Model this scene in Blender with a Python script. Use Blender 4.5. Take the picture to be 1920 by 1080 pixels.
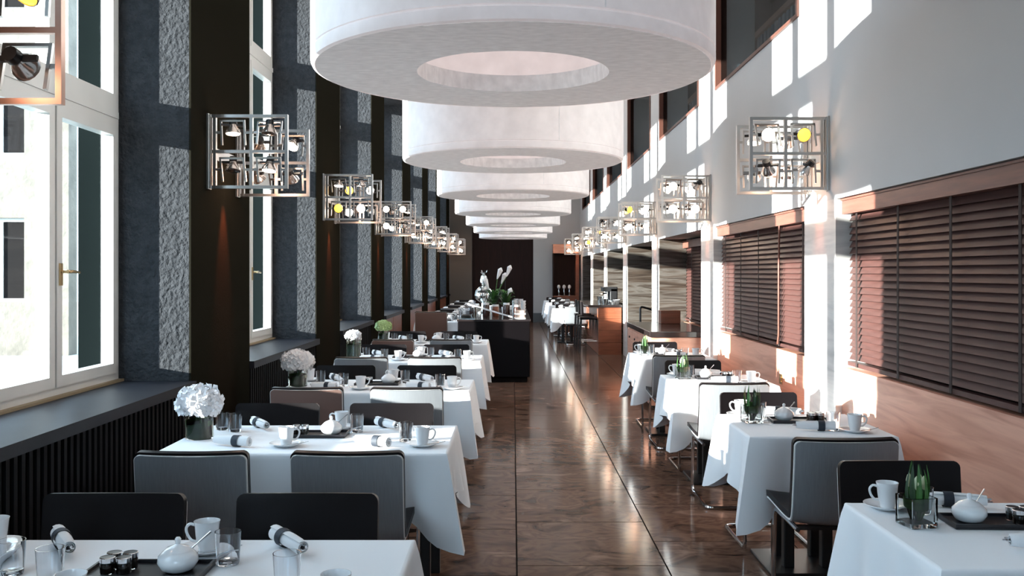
import bpy, math, random
from mathutils import Vector, Matrix, Euler

for o in list(bpy.data.objects):
    bpy.data.objects.remove(o)
SC = bpy.context.scene
COL = SC.collection
R = math.radians
PI = math.pi

# ------------------------------------------------------------------ camera
cam_d = bpy.data.cameras.new('camera')
cam = bpy.data.objects.new('camera', cam_d)
COL.objects.link(cam)
cam.location = (0, 0, 1.57)
cam.rotation_euler = (R(90), 0, 0)
cam_d.sensor_width = 36
cam_d.lens = 36 * 1750 / 1920
cam_d.shift_x = -2 / 1920
cam_d.shift_y = -29 / 1920
cam_d.clip_start = 0.05
cam_d.clip_end = 300
SC.camera = cam

# ------------------------------------------------------------------ light
W = bpy.data.worlds.new('sky')
SC.world = W
W.use_nodes = True
wn = W.node_tree.nodes['Background']
wn.inputs['Color'].default_value = (0.63, 0.82, 1.0, 1)
wn.inputs['Strength'].default_value = 5.0
sun_d = bpy.data.lights.new('sun', 'SUN')
sun = bpy.data.objects.new('sun', sun_d)
COL.objects.link(sun)
sun_d.energy = 24.0
sun_d.angle = R(0.6)
sun_d.color = (1.0, 0.95, 0.88)
SUN_DIR = Vector((1.0, 0.43, -0.16)).normalized()
sun.rotation_euler = SUN_DIR.to_track_quat('-Z', 'Y').to_euler()
sun.location = (-8, -3, 5)

vs = SC.view_settings
vs.view_transform = 'Standard'
vs.look = 'None'
vs.gamma = 1
vs.use_curve_mapping = False
vs.exposure = 0.58
cy = SC.cycles
cy.use_denoising = True
cy.max_bounces = 10
cy.diffuse_bounces = 5
cy.glossy_bounces = 4
cy.transmission_bounces = 8
cy.transparent_max_bounces = 16
cy.caustics_reflective = False
cy.caustics_refractive = False
cy.sample_clamp_indirect = 5

# ------------------------------------------------------------------ layout constants
XL = -2.0            # inner face of the left piers
XWIN = -2.45         # plane of the windows
XR = 2.1             # right wall
PITCH = 3.7
PIER0 = 2.74         # centre of pier number 0
PIER_H = 0.645       # half width of a pier
ZC = 5.2             # ceiling
YEND = 29.5
YBACK = -4.5
for k in (-1, 0, 1, 2, 3, 4, 5, 6, 7):     # daylight sampling portals in the window openings
    ld = bpy.data.lights.new('window_portal', 'AREA')
    lo = bpy.data.objects.new('window_portal', ld)
    COL.objects.link(lo)
    ld.shape = 'RECTANGLE'
    ld.size = 2.41
    ld.size_y = 3.7
    ld.cycles.is_portal = True
    lo.location = (-2.75, PIER0 - PITCH / 2 + PITCH * k, 2.76)
    lo.rotation_euler = Vector((1, 0, 0)).to_track_quat('-Z', 'Y').to_euler()

ld = bpy.data.lights.new('window_portal', 'AREA')     # glazed back end of the hall
lo = bpy.data.objects.new('window_portal', ld)
COL.objects.link(lo)
ld.shape = 'RECTANGLE'
ld.size = 2.4
ld.size_y = 2.7
ld.cycles.is_portal = True
lo.location = (0.05, YBACK - 0.25, 2.25)
lo.rotation_euler = Vector((0, 1, 0)).to_track_quat('-Z', 'Y').to_euler()

# ------------------------------------------------------------------ materials
MATS = {}


def nodes_of(name):
    m = bpy.data.materials.new(name)
    m.use_nodes = True
    nt = m.node_tree
    return m, nt, nt.nodes['Principled BSDF']


def mat(name, col, rough=0.5, metal=0.0, noise=None, bump=None, spec=0.5, coat=0.0, emit=None, trans=0.0, sheen=0.0):
    """noise = (scale, amount, (sx, sy, sz), detail); bump = (scale, strength, distance)"""
    m, nt, b = nodes_of(name)
    c = (*col, 1)
    b.inputs['Base Color'].default_value = c
    b.inputs['Roughness'].default_value = rough
    b.inputs['Metallic'].default_value = metal
    b.inputs['Specular IOR Level'].default_value = spec
    b.inputs['Coat Weight'].default_value = coat
    b.inputs['Coat Roughness'].default_value = 0.08
    b.inputs['Transmission Weight'].default_value = trans
    b.inputs['Sheen Weight'].default_value = sheen
    if emit:
        b.inputs['Emission Color'].default_value = (*emit[0], 1)
        b.inputs['Emission Strength'].default_value = emit[1]
    tc = nt.nodes.new('ShaderNodeTexCoord')
    if noise:
        sc, am, st, det = noise
        mp = nt.nodes.new('ShaderNodeMapping')
        mp.inputs['Scale'].default_value = st
        n = nt.nodes.new('ShaderNodeTexNoise')
        n.inputs['Scale'].default_value = sc
        n.inputs['Detail'].default_value = det
        nt.links.new(tc.outputs['Object'], mp.inputs['Vector'])
        nt.links.new(mp.outputs[0], n.inputs['Vector'])
        cr = nt.nodes.new('ShaderNodeValToRGB')
        cr.color_ramp.elements[0].position = 0.3
        cr.color_ramp.elements[1].position = 0.7
        cr.color_ramp.elements[0].color = (*[max(0, x * (1 - am)) for x in col], 1)
        cr.color_ramp.elements[1].color = (*[min(1, x * (1 + am)) for x in col], 1)
        nt.links.new(n.outputs['Fac'], cr.inputs[0])
        nt.links.new(cr.outputs[0], b.inputs['Base Color'])
    if bump:
        n2 = nt.nodes.new('ShaderNodeTexNoise')
        n2.inputs['Scale'].default_value = bump[0]
        n2.inputs['Detail'].default_value = 3
        nt.links.new(tc.outputs['Object'], n2.inputs['Vector'])
        bp = nt.nodes.new('ShaderNodeBump')
        bp.inputs['Strength'].default_value = bump[1]
        bp.inputs['Distance'].default_value = bump[2]
        nt.links.new(n2.outputs['Fac'], bp.inputs['Height'])
        nt.links.new(bp.outputs[0], b.inputs['Normal'])
    MATS[name] = m
    return m


def ramp_mat(name, stops, scale, stretch, detail=6, rough=0.4, distort=0.0, spec=0.5, coat=0.0, bump=0.0, rnd=False, coords='Object', tint=None):
    """banded / veined procedural colour: noise through a colour ramp"""
    m, nt, b = nodes_of(name)
    tc = nt.nodes.new('ShaderNodeTexCoord')
    mp = nt.nodes.new('ShaderNodeMapping')
    mp.inputs['Scale'].default_value = stretch
    nt.links.new(tc.outputs[coords], mp.inputs['Vector'])
    if rnd:
        oi = nt.nodes.new('ShaderNodeObjectInfo')
        ml = nt.nodes.new('ShaderNodeMath')
        ml.operation = 'MULTIPLY'
        ml.inputs[1].default_value = 37.0
        nt.links.new(oi.outputs['Random'], ml.inputs[0])
        nt.links.new(ml.outputs[0], mp.inputs['Location'])
    n = nt.nodes.new('ShaderNodeTexNoise')
    n.inputs['Scale'].default_value = scale
    n.inputs['Detail'].default_value = detail
    n.inputs['Distortion'].default_value = distort
    nt.links.new(mp.outputs[0], n.inputs['Vector'])
    cr = nt.nodes.new('ShaderNodeValToRGB')
    els = cr.color_ramp.elements
    while len(els) < len(stops):
        els.new(0.5)
    for e, (p, c) in zip(els, stops):
        e.position = p
        e.color = (*c, 1)
    nt.links.new(n.outputs['Fac'], cr.inputs[0])
    nt.links.new(cr.outputs[0], b.inputs['Base Color'])
    b.inputs['Roughness'].default_value = rough
    b.inputs['Specular IOR Level'].default_value = spec
    b.inputs['Coat Weight'].default_value = coat
    b.inputs['Coat Roughness'].default_value = 0.06
    if tint:
        b.inputs['IOR'].default_value = 1.25
        b.inputs['Specular Tint'].default_value = (*tint, 1)
    if bump:
        bp = nt.nodes.new('ShaderNodeBump')
        bp.inputs['Strength'].default_value = bump
        bp.inputs['Distance'].default_value = 0.01
        nt.links.new(n.outputs['Fac'], bp.inputs['Height'])
        nt.links.new(bp.outputs[0], b.inputs['Normal'])
    MATS[name] = m
    return m


def glass_mat(name, tint, refl=0.12, edge=0.55):
    """clear glass: see-through surface with reflections that strengthen at grazing angles"""
    m = bpy.data.materials.new(name)
    m.use_nodes = True
    nt = m.node_tree
    for n in list(nt.nodes):
        nt.nodes.remove(n)
    out = nt.nodes.new('ShaderNodeOutputMaterial')
    tr = nt.nodes.new('ShaderNodeBsdfTransparent')
    tr.inputs[0].default_value = (*tint, 1)
    gl = nt.nodes.new('ShaderNodeBsdfGlossy')
    gl.inputs['Roughness'].default_value = 0.02
    gl.inputs['Color'].default_value = (0.95, 0.97, 1, 1)
    lw = nt.nodes.new('ShaderNodeLayerWeight')
    lw.inputs['Blend'].default_value = 0.3
    mr = nt.nodes.new('ShaderNodeMapRange')
    mr.inputs['To Min'].default_value = refl
    mr.inputs['To Max'].default_value = edge
    nt.links.new(lw.outputs['Facing'], mr.inputs['Value'])
    mx = nt.nodes.new('ShaderNodeMixShader')
    nt.links.new(mr.outputs[0], mx.inputs['Fac'])
    nt.links.new(tr.outputs[0], mx.inputs[1])
    nt.links.new(gl.outputs[0], mx.inputs[2])
    nt.links.new(mx.outputs[0], out.inputs[0])
    MATS[name] = m
    return m


mat('plaster_dark', (0.037, 0.039, 0.043), 0.95, noise=(18, 0.18, (1, 1, 1), 4), bump=(38, 0.9, 0.02), spec=0.0)
mat('pier_dark', (0.0125, 0.0118, 0.0088), 0.85, bump=(60, 0.25, 0.004), spec=0.0)
mat('sill_dark', (0.018, 0.019, 0.024), 0.5, spec=0.15, noise=(6, 0.12, (1, 1, 1), 3))
mat('slat_dark', (0.009, 0.0085, 0.009), 0.6, spec=0.08)
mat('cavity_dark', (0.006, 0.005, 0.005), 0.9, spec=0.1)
mat('wall_white', (0.54, 0.545, 0.55), 0.85, noise=(1.2, 0.03, (1, 1, 1), 3), spec=0.2)
mat('ceiling_white', (0.78, 0.78, 0.78), 0.9, spec=0.2)
mat('window_white', (0.68, 0.68, 0.66), 0.4, noise=(3, 0.04, (1, 1, 1), 2))
mat('exterior_wall', (0.005, 0.007, 0.007), 0.9, spec=0.0)
mat('drum_plaster_glow', (0.72, 0.70, 0.70), 0.55, noise=(9, 0.07, (1, 1, 1), 6), bump=(30, 0.08, 0.004), spec=0.35, emit=((1.0, 0.83, 0.81), 0.17))  # plaster with an added even warm glow, standing in for lamplight through the shell
mat('drum_under_glow', (0.70, 0.69, 0.69), 0.6, noise=(16, 0.13, (1, 2.4, 1), 8), spec=0.3, emit=((1.0, 0.91, 0.90), 0.10))  # underside plaster, brightened by a weak glow added to the material
mat('blind_brown', (0.062, 0.027, 0.023), 0.45, noise=(10, 0.25, (6, 0.4, 6), 4), spec=0.22)
mat('valance_brown', (0.16, 0.06, 0.042), 0.4, noise=(8, 0.2, (6, 0.5, 6), 4), spec=0.4)
mat('tape_brown', (0.025, 0.014, 0.012), 0.8)
mat('cloth_white', (0.87, 0.88, 0.90), 0.85, spec=0.2, sheen=0.2, bump=(160, 0.05, 0.001))
mat('napkin_white', (0.82, 0.82, 0.83), 0.85, spec=0.2)
mat('band_navy', (0.018, 0.024, 0.036), 0.7)
mat('porcelain', (0.82, 0.82, 0.83), 0.12, spec=0.6, coat=0.4)
mat('leather_black', (0.0055, 0.004, 0.0045), 0.38, bump=(220, 0.12, 0.0008), spec=0.16)
mat('shell_grey', (0.28, 0.295, 0.315), 0.30, metal=0.3, noise=(24, 0.06, (8, 1, 0.6), 4), spec=0.5)
mat('shell_edge', (0.80, 0.78, 0.76), 0.4)
mat('shell_taupe', (0.20, 0.12, 0.098), 0.4)
mat('chrome', (0.75, 0.76, 0.78), 0.12, metal=1.0)
mat('nickel', (0.50, 0.48, 0.46), 0.3, metal=1.0)
mat('nickel_warm', (0.36, 0.22, 0.17), 0.32, metal=0.9)
mat('lamp_black', (0.012, 0.012, 0.013), 0.35)
mat('leg_black', (0.009, 0.008, 0.008), 0.4)
mat('tray_black', (0.012, 0.011, 0.014), 0.35)
mat('jar_dark', (0.05, 0.02, 0.015), 0.2, coat=0.3)
mat('lid_dark', (0.03, 0.032, 0.037), 0.3)
mat('leaf_green', (0.055, 0.16, 0.035), 0.45, noise=(14, 0.3, (1, 1, 4), 3))
mat('leaf_dark', (0.022, 0.05, 0.018), 0.45, noise=(9, 0.35, (1, 1, 3), 3))
mat('bud_cream', (0.62, 0.66, 0.42), 0.5)
mat('petal_white', (0.92, 0.91, 0.92), 0.7)
mat('petal_blush', (0.86, 0.83, 0.82), 0.7)
mat('petal_green', (0.42, 0.56, 0.26), 0.7)
mat('buffet_black', (0.004, 0.003, 0.0035), 0.4, spec=0.08)
mat('counter_top', (0.018, 0.013, 0.013), 0.14, spec=0.5)
mat('door_brown', (0.016, 0.006, 0.005), 0.6, noise=(4, 0.3, (8, 1, 0.5), 3), spec=0.2)
mat('taupe', (0.115, 0.105, 0.095), 0.8)
mat('grey_base', (0.10, 0.115, 0.125), 0.5)
mat('ochre', (0.27, 0.21, 0.13), 0.6)
mat('brass', (0.62, 0.45, 0.24), 0.25, metal=1.0)
mat('silver', (0.62, 0.66, 0.68), 0.15, metal=1.0)
mat('bread', (0.62, 0.46, 0.38), 0.8, noise=(20, 0.2, (1, 1, 1), 3))
mat('grout', (0.008, 0.006, 0.005), 0.8, spec=0.1)
mat('lens_white', (1, 1, 1), 0.3, emit=((1.0, 0.84, 0.66), 14.0))
mat('lens_yellow', (1, 0.8, 0.3), 0.3, emit=((1.0, 0.50, 0.02), 2.2))
mat('lens_off', (0.55, 0.55, 0.56), 0.08, metal=0.9)
mat('reflector', (0.72, 0.66, 0.62), 0.16, metal=0.9)
mat('lamp_glow', (1, 1, 1), 0.4, emit=((1.0, 0.84, 0.74), 8.0))
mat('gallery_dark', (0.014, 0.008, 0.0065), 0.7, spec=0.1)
mat('gallery_bar', (0.20, 0.24, 0.29), 0.5)
mat('gallery_rail', (0.28, 0.13, 0.09), 0.45)
mat('frame_red', (0.085, 0.034, 0.024), 0.45, spec=0.3)
mat('stone_outside', (0.14, 0.123, 0.10), 0.9, noise=(2.2, 0.22, (1, 1, 1), 8), bump=(6, 0.4, 0.05))
mat('ground_outside', (0.30, 0.30, 0.28), 0.9, noise=(1, 0.2, (1, 1, 1), 5))
ramp_mat('wood_oak', [(0.25, (0.42, 0.185, 0.12)), (0.45, (0.60, 0.29, 0.20)), (0.6, (0.70, 0.36, 0.255)), (0.8, (0.55, 0.265, 0.18))],
         1.5, (1, 0.55, 7), 7, 0.4, 1.6)
ramp_mat('wood_red', [(0.3, (0.17, 0.048, 0.021)), (0.7, (0.26, 0.078, 0.036))], 2.0, (1, 1, 9), 5, 0.35, 0.8)
ramp_mat('stone_light', [(0.2, (0.38, 0.38, 0.37)), (0.42, (0.58, 0.56, 0.54)), (0.55, (0.66, 0.64, 0.61)), (0.75, (0.50, 0.49, 0.48))],
         1.3, (0.8, 0.8, 7), 8, 0.35, 1.2)
ramp_mat('marble_band', [(0.25, (0.018, 0.013, 0.010)), (0.42, (0.052, 0.038, 0.029)), (0.52, (0.105, 0.094, 0.083)), (0.62, (0.036, 0.026, 0.020)), (0.8, (0.090, 0.088, 0.086))],
         1.7, (0.5, 0.5, 6), 7, 0.3, 1.4)
ramp_mat('floor_stone', [(0.28, (0.012, 0.007, 0.005)), (0.40, (0.085, 0.047, 0.033)), (0.49, (0.15, 0.087, 0.061)), (0.55, (0.095, 0.053, 0.037)), (0.70, (0.24, 0.146, 0.107))],
         2.4, (1.4, 2.0, 1), 12, 0.12, 0.9, spec=0.12, coat=0.0, rnd=True, tint=(1.0, 0.80, 0.66))
glass_mat('pane', (0.93, 0.97, 0.98), 0.006, 0.035)


def solid_glass(name, col, ior=1.45):
    m = bpy.data.materials.new(name)
    m.use_nodes = True
    nt = m.node_tree
    for n in list(nt.nodes):
        nt.nodes.remove(n)
    out = nt.nodes.new('ShaderNodeOutputMaterial')
    g = nt.nodes.new('ShaderNodeBsdfGlass')
    g.inputs['Color'].default_value = (*col, 1)
    g.inputs['Roughness'].default_value = 0.0
    g.inputs['IOR'].default_value = ior
    nt.links.new(g.outputs[0], out.inputs[0])
    MATS[name] = m


solid_glass('tumbler', (0.97, 0.98, 0.99))
solid_glass('vase_glass', (0.96, 0.985, 0.97))
solid_glass('vase_smoke', (0.90, 0.92, 0.92))
glass_mat('gallery_pane', (0.55, 0.60, 0.62), 0.01, 0.05)

# ------------------------------------------------------------------ mesh helpers


class MB:
    def __init__(self):
        self.v = []
        self.f = []
        self.s = []

    def add(self, verts, faces, smooth=False, M=None):
        o = len(self.v)
        for p in verts:
            p = Vector(p)
            if M is not None:
                p = M @ p
            self.v.append(tuple(p))
        for f in faces:
            self.f.append(tuple(i + o for i in f))
            self.s.append(smooth)
        return self

    def box(self, a, b, M=None):
        x0, y0, z0 = a
        x1, y1, z1 = b
        v = [(x0, y0, z0), (x1, y0, z0), (x1, y1, z0), (x0, y1, z0), (x0, y0, z1), (x1, y0, z1), (x1, y1, z1), (x0, y1, z1)]
        f = [(0, 3, 2, 1), (4, 5, 6, 7), (0, 1, 5, 4), (1, 2, 6, 5), (2, 3, 7, 6), (3, 0, 4, 7)]
        return self.add(v, f, False, M)

    def rbox(self, a, b, r, M=None):
        """box with bevelled vertical edges and a small top and bottom bevel"""
        x0, y0, z0 = a
        x1, y1, z1 = b
        n = 3
        cs = [(x1 - r, y1 - r, 0), (x0 + r, y1 - r, 90), (x0 + r, y0 + r, 180), (x1 - r, y0 + r, 270)]
        loops = []
        e = min(r * 0.4, (z1 - z0) * 0.3)
        for z, ins in ((z0, e), (z0 + e, 0), (z1 - e, 0), (z1, e)):
            lp = []
            for cx, cyy, a0 in cs:
                for k in range(n + 1):
                    t = R(a0 + 90 * k / n)
                    lp.append((cx + (r - ins) * math.cos(t), cyy + (r - ins) * math.sin(t), z))
            loops.append(lp)
        return self.loft(loops, True, True, True, M)

    def loft(self, loops, closed=True, cap0=False, cap1=False, M=None, smooth=False):
        n = len(loops[0])
        v = [p for l in loops for p in l]
        f = []
        for i in range(len(loops) - 1):
            for j in range(n if closed else n - 1):
                a = i * n + j
                b = i * n + (j + 1) % n
                f.append((a, b, b + n, a + n))
        if cap0:
            f.append(tuple(reversed(range(n))))
        if cap1:
            f.append(tuple(range((len(loops) - 1) * n, len(loops) * n)))
        return self.add(v, f, smooth, M)

    def lathe(self, prof, n=20, M=None, smooth=True, cap0=False, cap1=False):
        loops = []
        for r, z in prof:
            loops.append([(r * math.cos(2 * PI * k / n), r * math.sin(2 * PI * k / n), z) for k in range(n)])
        return self.loft(loops, True, cap0, cap1, M, smooth)

    def tube(self, path, r, n=8, closed=False, M=None, cap=True, smooth=True):
        P = [Vector(p) for p in path]
        m = len(P)
        loops = []
        up = None
        for i in range(m):
            if closed:
                t = P[(i + 1) % m] - P[i - 1]
            else:
                t = P[min(i + 1, m - 1)] - P[max(i - 1, 0)]
            t.normalize()
            if up is None:
                up = Vector((0, 0, 1)) if abs(t.z) < 0.9 else Vector((1, 0, 0))
            a = t.cross(up)
            if a.length < 1e-4:
                a = t.cross(Vector((0, 1, 0)))
            a.normalize()
            b = a.cross(t).normalized()
            up = b
            rr = r[i] if isinstance(r, (list, tuple)) else r
            loops.append([P[i] + a * rr * math.cos(2 * PI * k / n) + b * rr * math.sin(2 * PI * k / n) for k in range(n)])
        if closed:
            loops.append(loops[0])
            return self.loft(loops, True, False, False, M, smooth)
        return self.loft(loops, True, cap, cap, M, smooth)

    def mesh(self, name):
        me = bpy.data.meshes.new(name)
        me.from_pydata(self.v, [], self.f)
        me.polygons.foreach_set('use_smooth', self.s)
        me.update()
        if any(self.s):
            me.set_sharp_from_angle(angle=R(38))
        return me

    def obj(self, name, m, parent=None, link=True):
        me = self.mesh(name)
        me.materials.append(MATS[m])
        return mesh_obj(name, me, parent, link)


def mesh_obj(name, me, parent=None, link=True):
    o = bpy.data.objects.new(name, me)
    if link:
        COL.objects.link(o)
    if parent is not None:
        o.parent = parent
    return o


def empty(name, loc=(0, 0, 0), rz=0, link=True):
    o = bpy.data.objects.new(name, None)
    o.empty_display_size = 0.1
    if link:
        COL.objects.link(o)
    o.location = loc
    o.rotation_euler = (0, 0, rz)
    return o


def tag(o, label, cat=None, group=None, kind=None):
    o['label'] = label
    if cat:
        o['category'] = cat
    if group:
        o['group'] = group
    if kind:
        o['kind'] = kind
    return o


PROTO = []


def kids(o):
    return KIDS.get(o.name, [])


KIDS = {}


def P(mb, name, m, parent):
    """a part of an unlinked prototype"""
    o = mb.obj(name, m, parent, False)
    PROTO.append(o)
    KIDS.setdefault(parent.name, []).append(o)
    return o


def proto_root(name, mb=None, m=None):
    if mb is None:
        o = empty(name, link=False)
    else:
        o = mb.obj(name, m, None, False)
    PROTO.append(o)
    return o


def inst(p, loc=(0, 0, 0), rz=0, label=None, cat=None, group=None, parent=None):
    c = p.copy()
    COL.objects.link(c)
    c.name = p['stem'] if 'stem' in p else p.name.split('.')[0]
    if parent is not None:
        c.parent = parent
    else:
        c.location = loc
        c.rotation_euler = (0, 0, rz)
    for ch in kids(p):
        inst(ch, parent=c)
    if label:
        tag(c, label, cat, group)
    return c


def bezier_pts(pts, n=6):
    """round the corners of a polyline (Catmull-Rom)"""
    out = []
    P_ = [Vector(p) for p in pts]
    for i in range(len(P_) - 1):
        p0 = P_[max(i - 1, 0)]
        p1 = P_[i]
        p2 = P_[i + 1]
        p3 = P_[min(i + 2, len(P_) - 1)]
        for k in range(n):
            t = k / n
            out.append(0.5 * ((2 * p1) + (-p0 + p2) * t + (2 * p0 - 5 * p1 + 4 * p2 - p3) * t * t + (-p0 + 3 * p1 - 3 * p2 + p3) * t ** 3))
    out.append(P_[-1])
    return out


def fillet(pts, r=0.03, n=4):
    """polyline with rounded corners"""
    Q = [Vector(p) for p in pts]
    out = [Q[0]]
    for i in range(1, len(Q) - 1):
        a = (Q[i - 1] - Q[i])
        b = (Q[i + 1] - Q[i])
        ra = min(r, a.length * 0.45)
        rb = min(r, b.length * 0.45)
        A = Q[i] + a.normalized() * ra
        B = Q[i] + b.normalized() * rb
        for k in range(n + 1):
            t = k / n
            out.append((1 - t) ** 2 * A + 2 * t * (1 - t) * Q[i] + t * t * B)
    out.append(Q[-1])
    return out


ORD = ['first', 'second', 'third', 'fourth', 'fifth', 'sixth', 'seventh', 'eighth', 'ninth', 'tenth', 'eleventh']

# ------------------------------------------------------------------ setting: floor
fl = MB().box((-2.9, YBACK, -0.25), (4.2, YEND + 0.3, -0.008)).obj('floor', 'grout')
tag(fl, 'polished brown stone floor of large slabs running down the hall', kind='structure')
TW, TL = 0.80, 0.875
tile_me = MB().box((0.0045, 0.0045, -0.03), (TW - 0.0045, TL - 0.0045, 0)).mesh('tile')
tile_me.materials.append(MATS['floor_stone'])
for ci in range(-3, 3):
    x0 = 0.02 + ci * TW
    off = {0: 0.0, -1: 0.71, 1: 0.45, -2: 0.3, 2: 0.1, -3: 0.55}[ci]
    y = 5.0 + off - TL * 7
    while y < YEND - 0.01:
        t = mesh_obj('tile', tile_me, fl)
        t.location = (x0, y, 0)
        y += TL
# outer strip of floor beyond the right wall recesses
MB().box((2.425, YBACK, -0.03), (4.2, YEND, 0)).obj('floor_strip', 'floor_stone', fl)

# ------------------------------------------------------------------ setting: left wall, piers, windows
BAY_LAST = 7
wl = MB()
wl.box((-2.70, YBACK, 4.6), (XWIN + 0.02, YEND, ZC))                  # header over the windows
wl.box((-2.70, YBACK, 0), (XL - 0.06, YEND, 0.84))                    # spandrel under the sills
wall_left = wl.obj('wall_left', 'plaster_dark')
tag(wall_left, 'dark plastered window wall with deep piers', kind='structure')
MB().box((XWIN + 0.02, YBACK, 4.6), (XL + 0.0, YEND, ZC)).obj('lintel', 'plaster_dark', wall_left)


def bay_span(k):
    """window bay k lies between pier k-1 and pier k ... bay 1 is the nearest in view"""
    return PIER0 + PITCH * (k - 1) + PIER_H, PIER0 + PITCH * k - PIER_H


for k in range(-2, 8):
    yc = PIER0 + PITCH * k
    y0, y1 = yc - PIER_H, yc + PIER_H
    y0 = max(y0, YBACK)
    y1 = min(y1, YEND)
    if y1 <= y0:
        continue
    MB().box((XWIN - 0.08, y0, 0), (XL - 0.012, y1, 4.6)).obj('pier', 'plaster_dark', wall_left)
    MB().box((-2.70, y0, 0), (XWIN - 0.08, y1, 4.6)).obj('outer_jamb', 'exterior_wall', wall_left)
    MB().box((XL - 0.012, y0, 0), (XL, y1, ZC)).obj('pier_cladding', 'pier_dark', wall_left)

slat_me = MB().box((0, -0.014, 0.06), (0.022, 0.014, 0.838)).mesh('slat')
slat_me.materials.append(MATS['slat_dark'])
for k in range(-1, 9):
    y0, y1 = bay_span(k)
    y1 = min(y1, YEND)
    if y0 >= YEND:
        break
    # sill
    y0 = max(y0, YBACK)
    s = MB().box((XWIN - 0.02, y0, 0.842), (XL + 0.035, y1, 0.897)).obj('sill', 'sill_dark', wall_left)
    if k in (1, 2, 3):
        MB().box((XL - 0.06, y0, 0), (XL - 0.04, y1, 0.842)).obj('grille_back', 'cavity_dark', wall_left)
        MB().box((XL - 0.04, y0, 0), (XL - 0.005, y1, 0.06)).obj('plinth', 'slat_dark', wall_left)
        n = 40
        for i in range(n):
            sl = mesh_obj('slat', slat_me, wall_left)
            sl.location = (XL - 0.034, y0 + (i + 0.5) * (y1 - y0) / n, 0)
    else:
        m = 'wood_red' if k >= 4 else 'slat_dark'
        nn = 2
        for i in range(nn):
            w = (y1 - y0) / nn
            MB().box((XL - 0.06, y0 + i * w + 0.008, 0.02), (XL - 0.012, y0 + (i + 1) * w - 0.008, 0.842)).obj('wood_panel', m, wall_left)


def make_window(k):
    y0, y1 = bay_span(k)
    y1 = min(y1, YEND)
    y0 = max(y0, YBACK)
    z0, z1 = 0.905, 4.6
    t1 = XWIN
    t0 = XWIN - 0.075
    root = empty('window_%d' % (k + 2), (0, 0, 0))
    tag(root, 'tall white casement window in the %s bay of the window wall' % ORD[k + 1], kind='structure')
    F = MB()
    fw = 0.042
    F.box((t0, y0, z0), (t1, y0 + fw, z1)).box((t0, y1 - fw, z0), (t1, y1, z1))
    F.box((t0, y0 + fw, z0), (t1, y1 - fw, z0 + 0.05)).box((t0, y0 + fw, z1 - fw), (t1, y1 - fw, z1))
    F.obj('frame', 'window_white', root)
    MB().box((t1, y0, 0.8975), (t1 + 0.035, y1, 0.912)).obj('sill_strip', 'ochre', root)
    ncas = 3
    w = (y1 - y0 - 2 * fw) / ncas
    zt = [(0.955, 2.47), (2.60, 3.55), (3.68, 4.545)]
    for a, b in ((2.47, 2.60), (3.55, 3.68)):
        MB().box((t0, y0 + fw, a), (t1 + 0.012, y1 - fw, b)).box((t1 + 0.012, y0 + fw, a + 0.045), (t1 + 0.02, y1 - fw, a + 0.085)).obj('transom', 'window_white', root)
    for i in range(1, ncas):
        yy = y0 + fw + i * w
        MB().box((t0, yy - 0.022, z0 + 0.05), (t1 - 0.012, yy + 0.022, z1 - fw)).obj('mullion', 'window_white', root)
    for i in range(ncas):
        ya = y0 + fw + i * w + 0.010
        yb = y0 + fw + (i + 1) * w - (0.010 if i < ncas - 1 else 0.002)
        for j, (za, zb) in enumerate(zt):
            st = 0.060
            S = MB()
            x0_, x1_ = t0 + 0.012, t1 + 0.012
            S.box((x0_, ya, za), (x1_, ya + st, zb)).box((x0_, yb - st, za), (x1_, yb, zb))
            S.box((x0_, ya + st, za), (x1_, yb - st, za + st)).box((x0_, ya + st, zb - st), (x1_, yb - st, zb))
            # inner glazing bead
            S.box((x0_ + 0.02, ya + st, za + st), (x1_ - 0.025, ya + st + 0.014, zb - st))
            sash = S.obj('sash', 'window_white', root)
            MB().box((x0_ + 0.034, ya + st, za + st), (x0_ + 0.040, yb - st, zb - st)).obj('pane', 'pane', sash)
            if j == 0 and i in (1, 2) and k in (1, 2, 3):
                yh = ya + 0.035 if i == 2 else yb - 0.035
                if i == 2:
                    H = MB()
                    H.box((x1_, yh - 0.013, 1.50), (x1_ + 0.010, yh + 0.013, 1.62))
                    H.tube([(x1_, yh, 1.575), (x1_ + 0.05, yh, 1.575)], 0.009)
                    H.tube([(x1_ + 0.045, yh - 0.008, 1.575), (x1_ + 0.05, yh + 0.05, 1.575), (x1_ + 0.05, yh + 0.12, 1.57)], [0.010, 0.009, 0.007])
                    H.obj('handle', 'brass', sash)
    return root


for k in range(-1, 8):
    make_window(k)

# ------------------------------------------------------------------ setting: end wall, ceiling, back wall
ceil = MB().box((-2.9, YBACK, ZC), (4.2, YEND + 0.3, ZC + 0.2)).obj('ceiling', 'ceiling_white')
tag(ceil, 'plain white ceiling high above the hanging drums', kind='structure')
wb = MB()
wb.box((-2.9, YBACK - 0.2, -0.2), (-1.15, YBACK, ZC)).box((1.25, YBACK - 0.2, -0.2), (4.2, YBACK, ZC))
wb.box((-1.15, YBACK - 0.2, -0.2), (1.25, YBACK, 0.9)).box((-1.15, YBACK - 0.2, 3.6), (1.25, YBACK, ZC))
wb = wb.obj('wall_back', 'wall_white')
tag(wb, 'white wall with a window closing the hall behind the viewer', kind='structure')
bwn = empty('window_40', (0.05, YBACK - 0.1, 0.9))
tag(bwn, 'white framed window behind the viewer', kind='structure')
for i in range(4):
    MB().box((-1.2 + i * 0.7733, -0.04, 0), (-1.2 + i * 0.7733 + 0.08, 0.04, 2.7)).obj('mullion', 'window_white', bwn)
for z in (0, 1.31, 2.62):
    MB().box((-1.2, -0.03, z), (1.2, 0.03, z + 0.08)).obj('transom', 'window_white', bwn)
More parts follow.
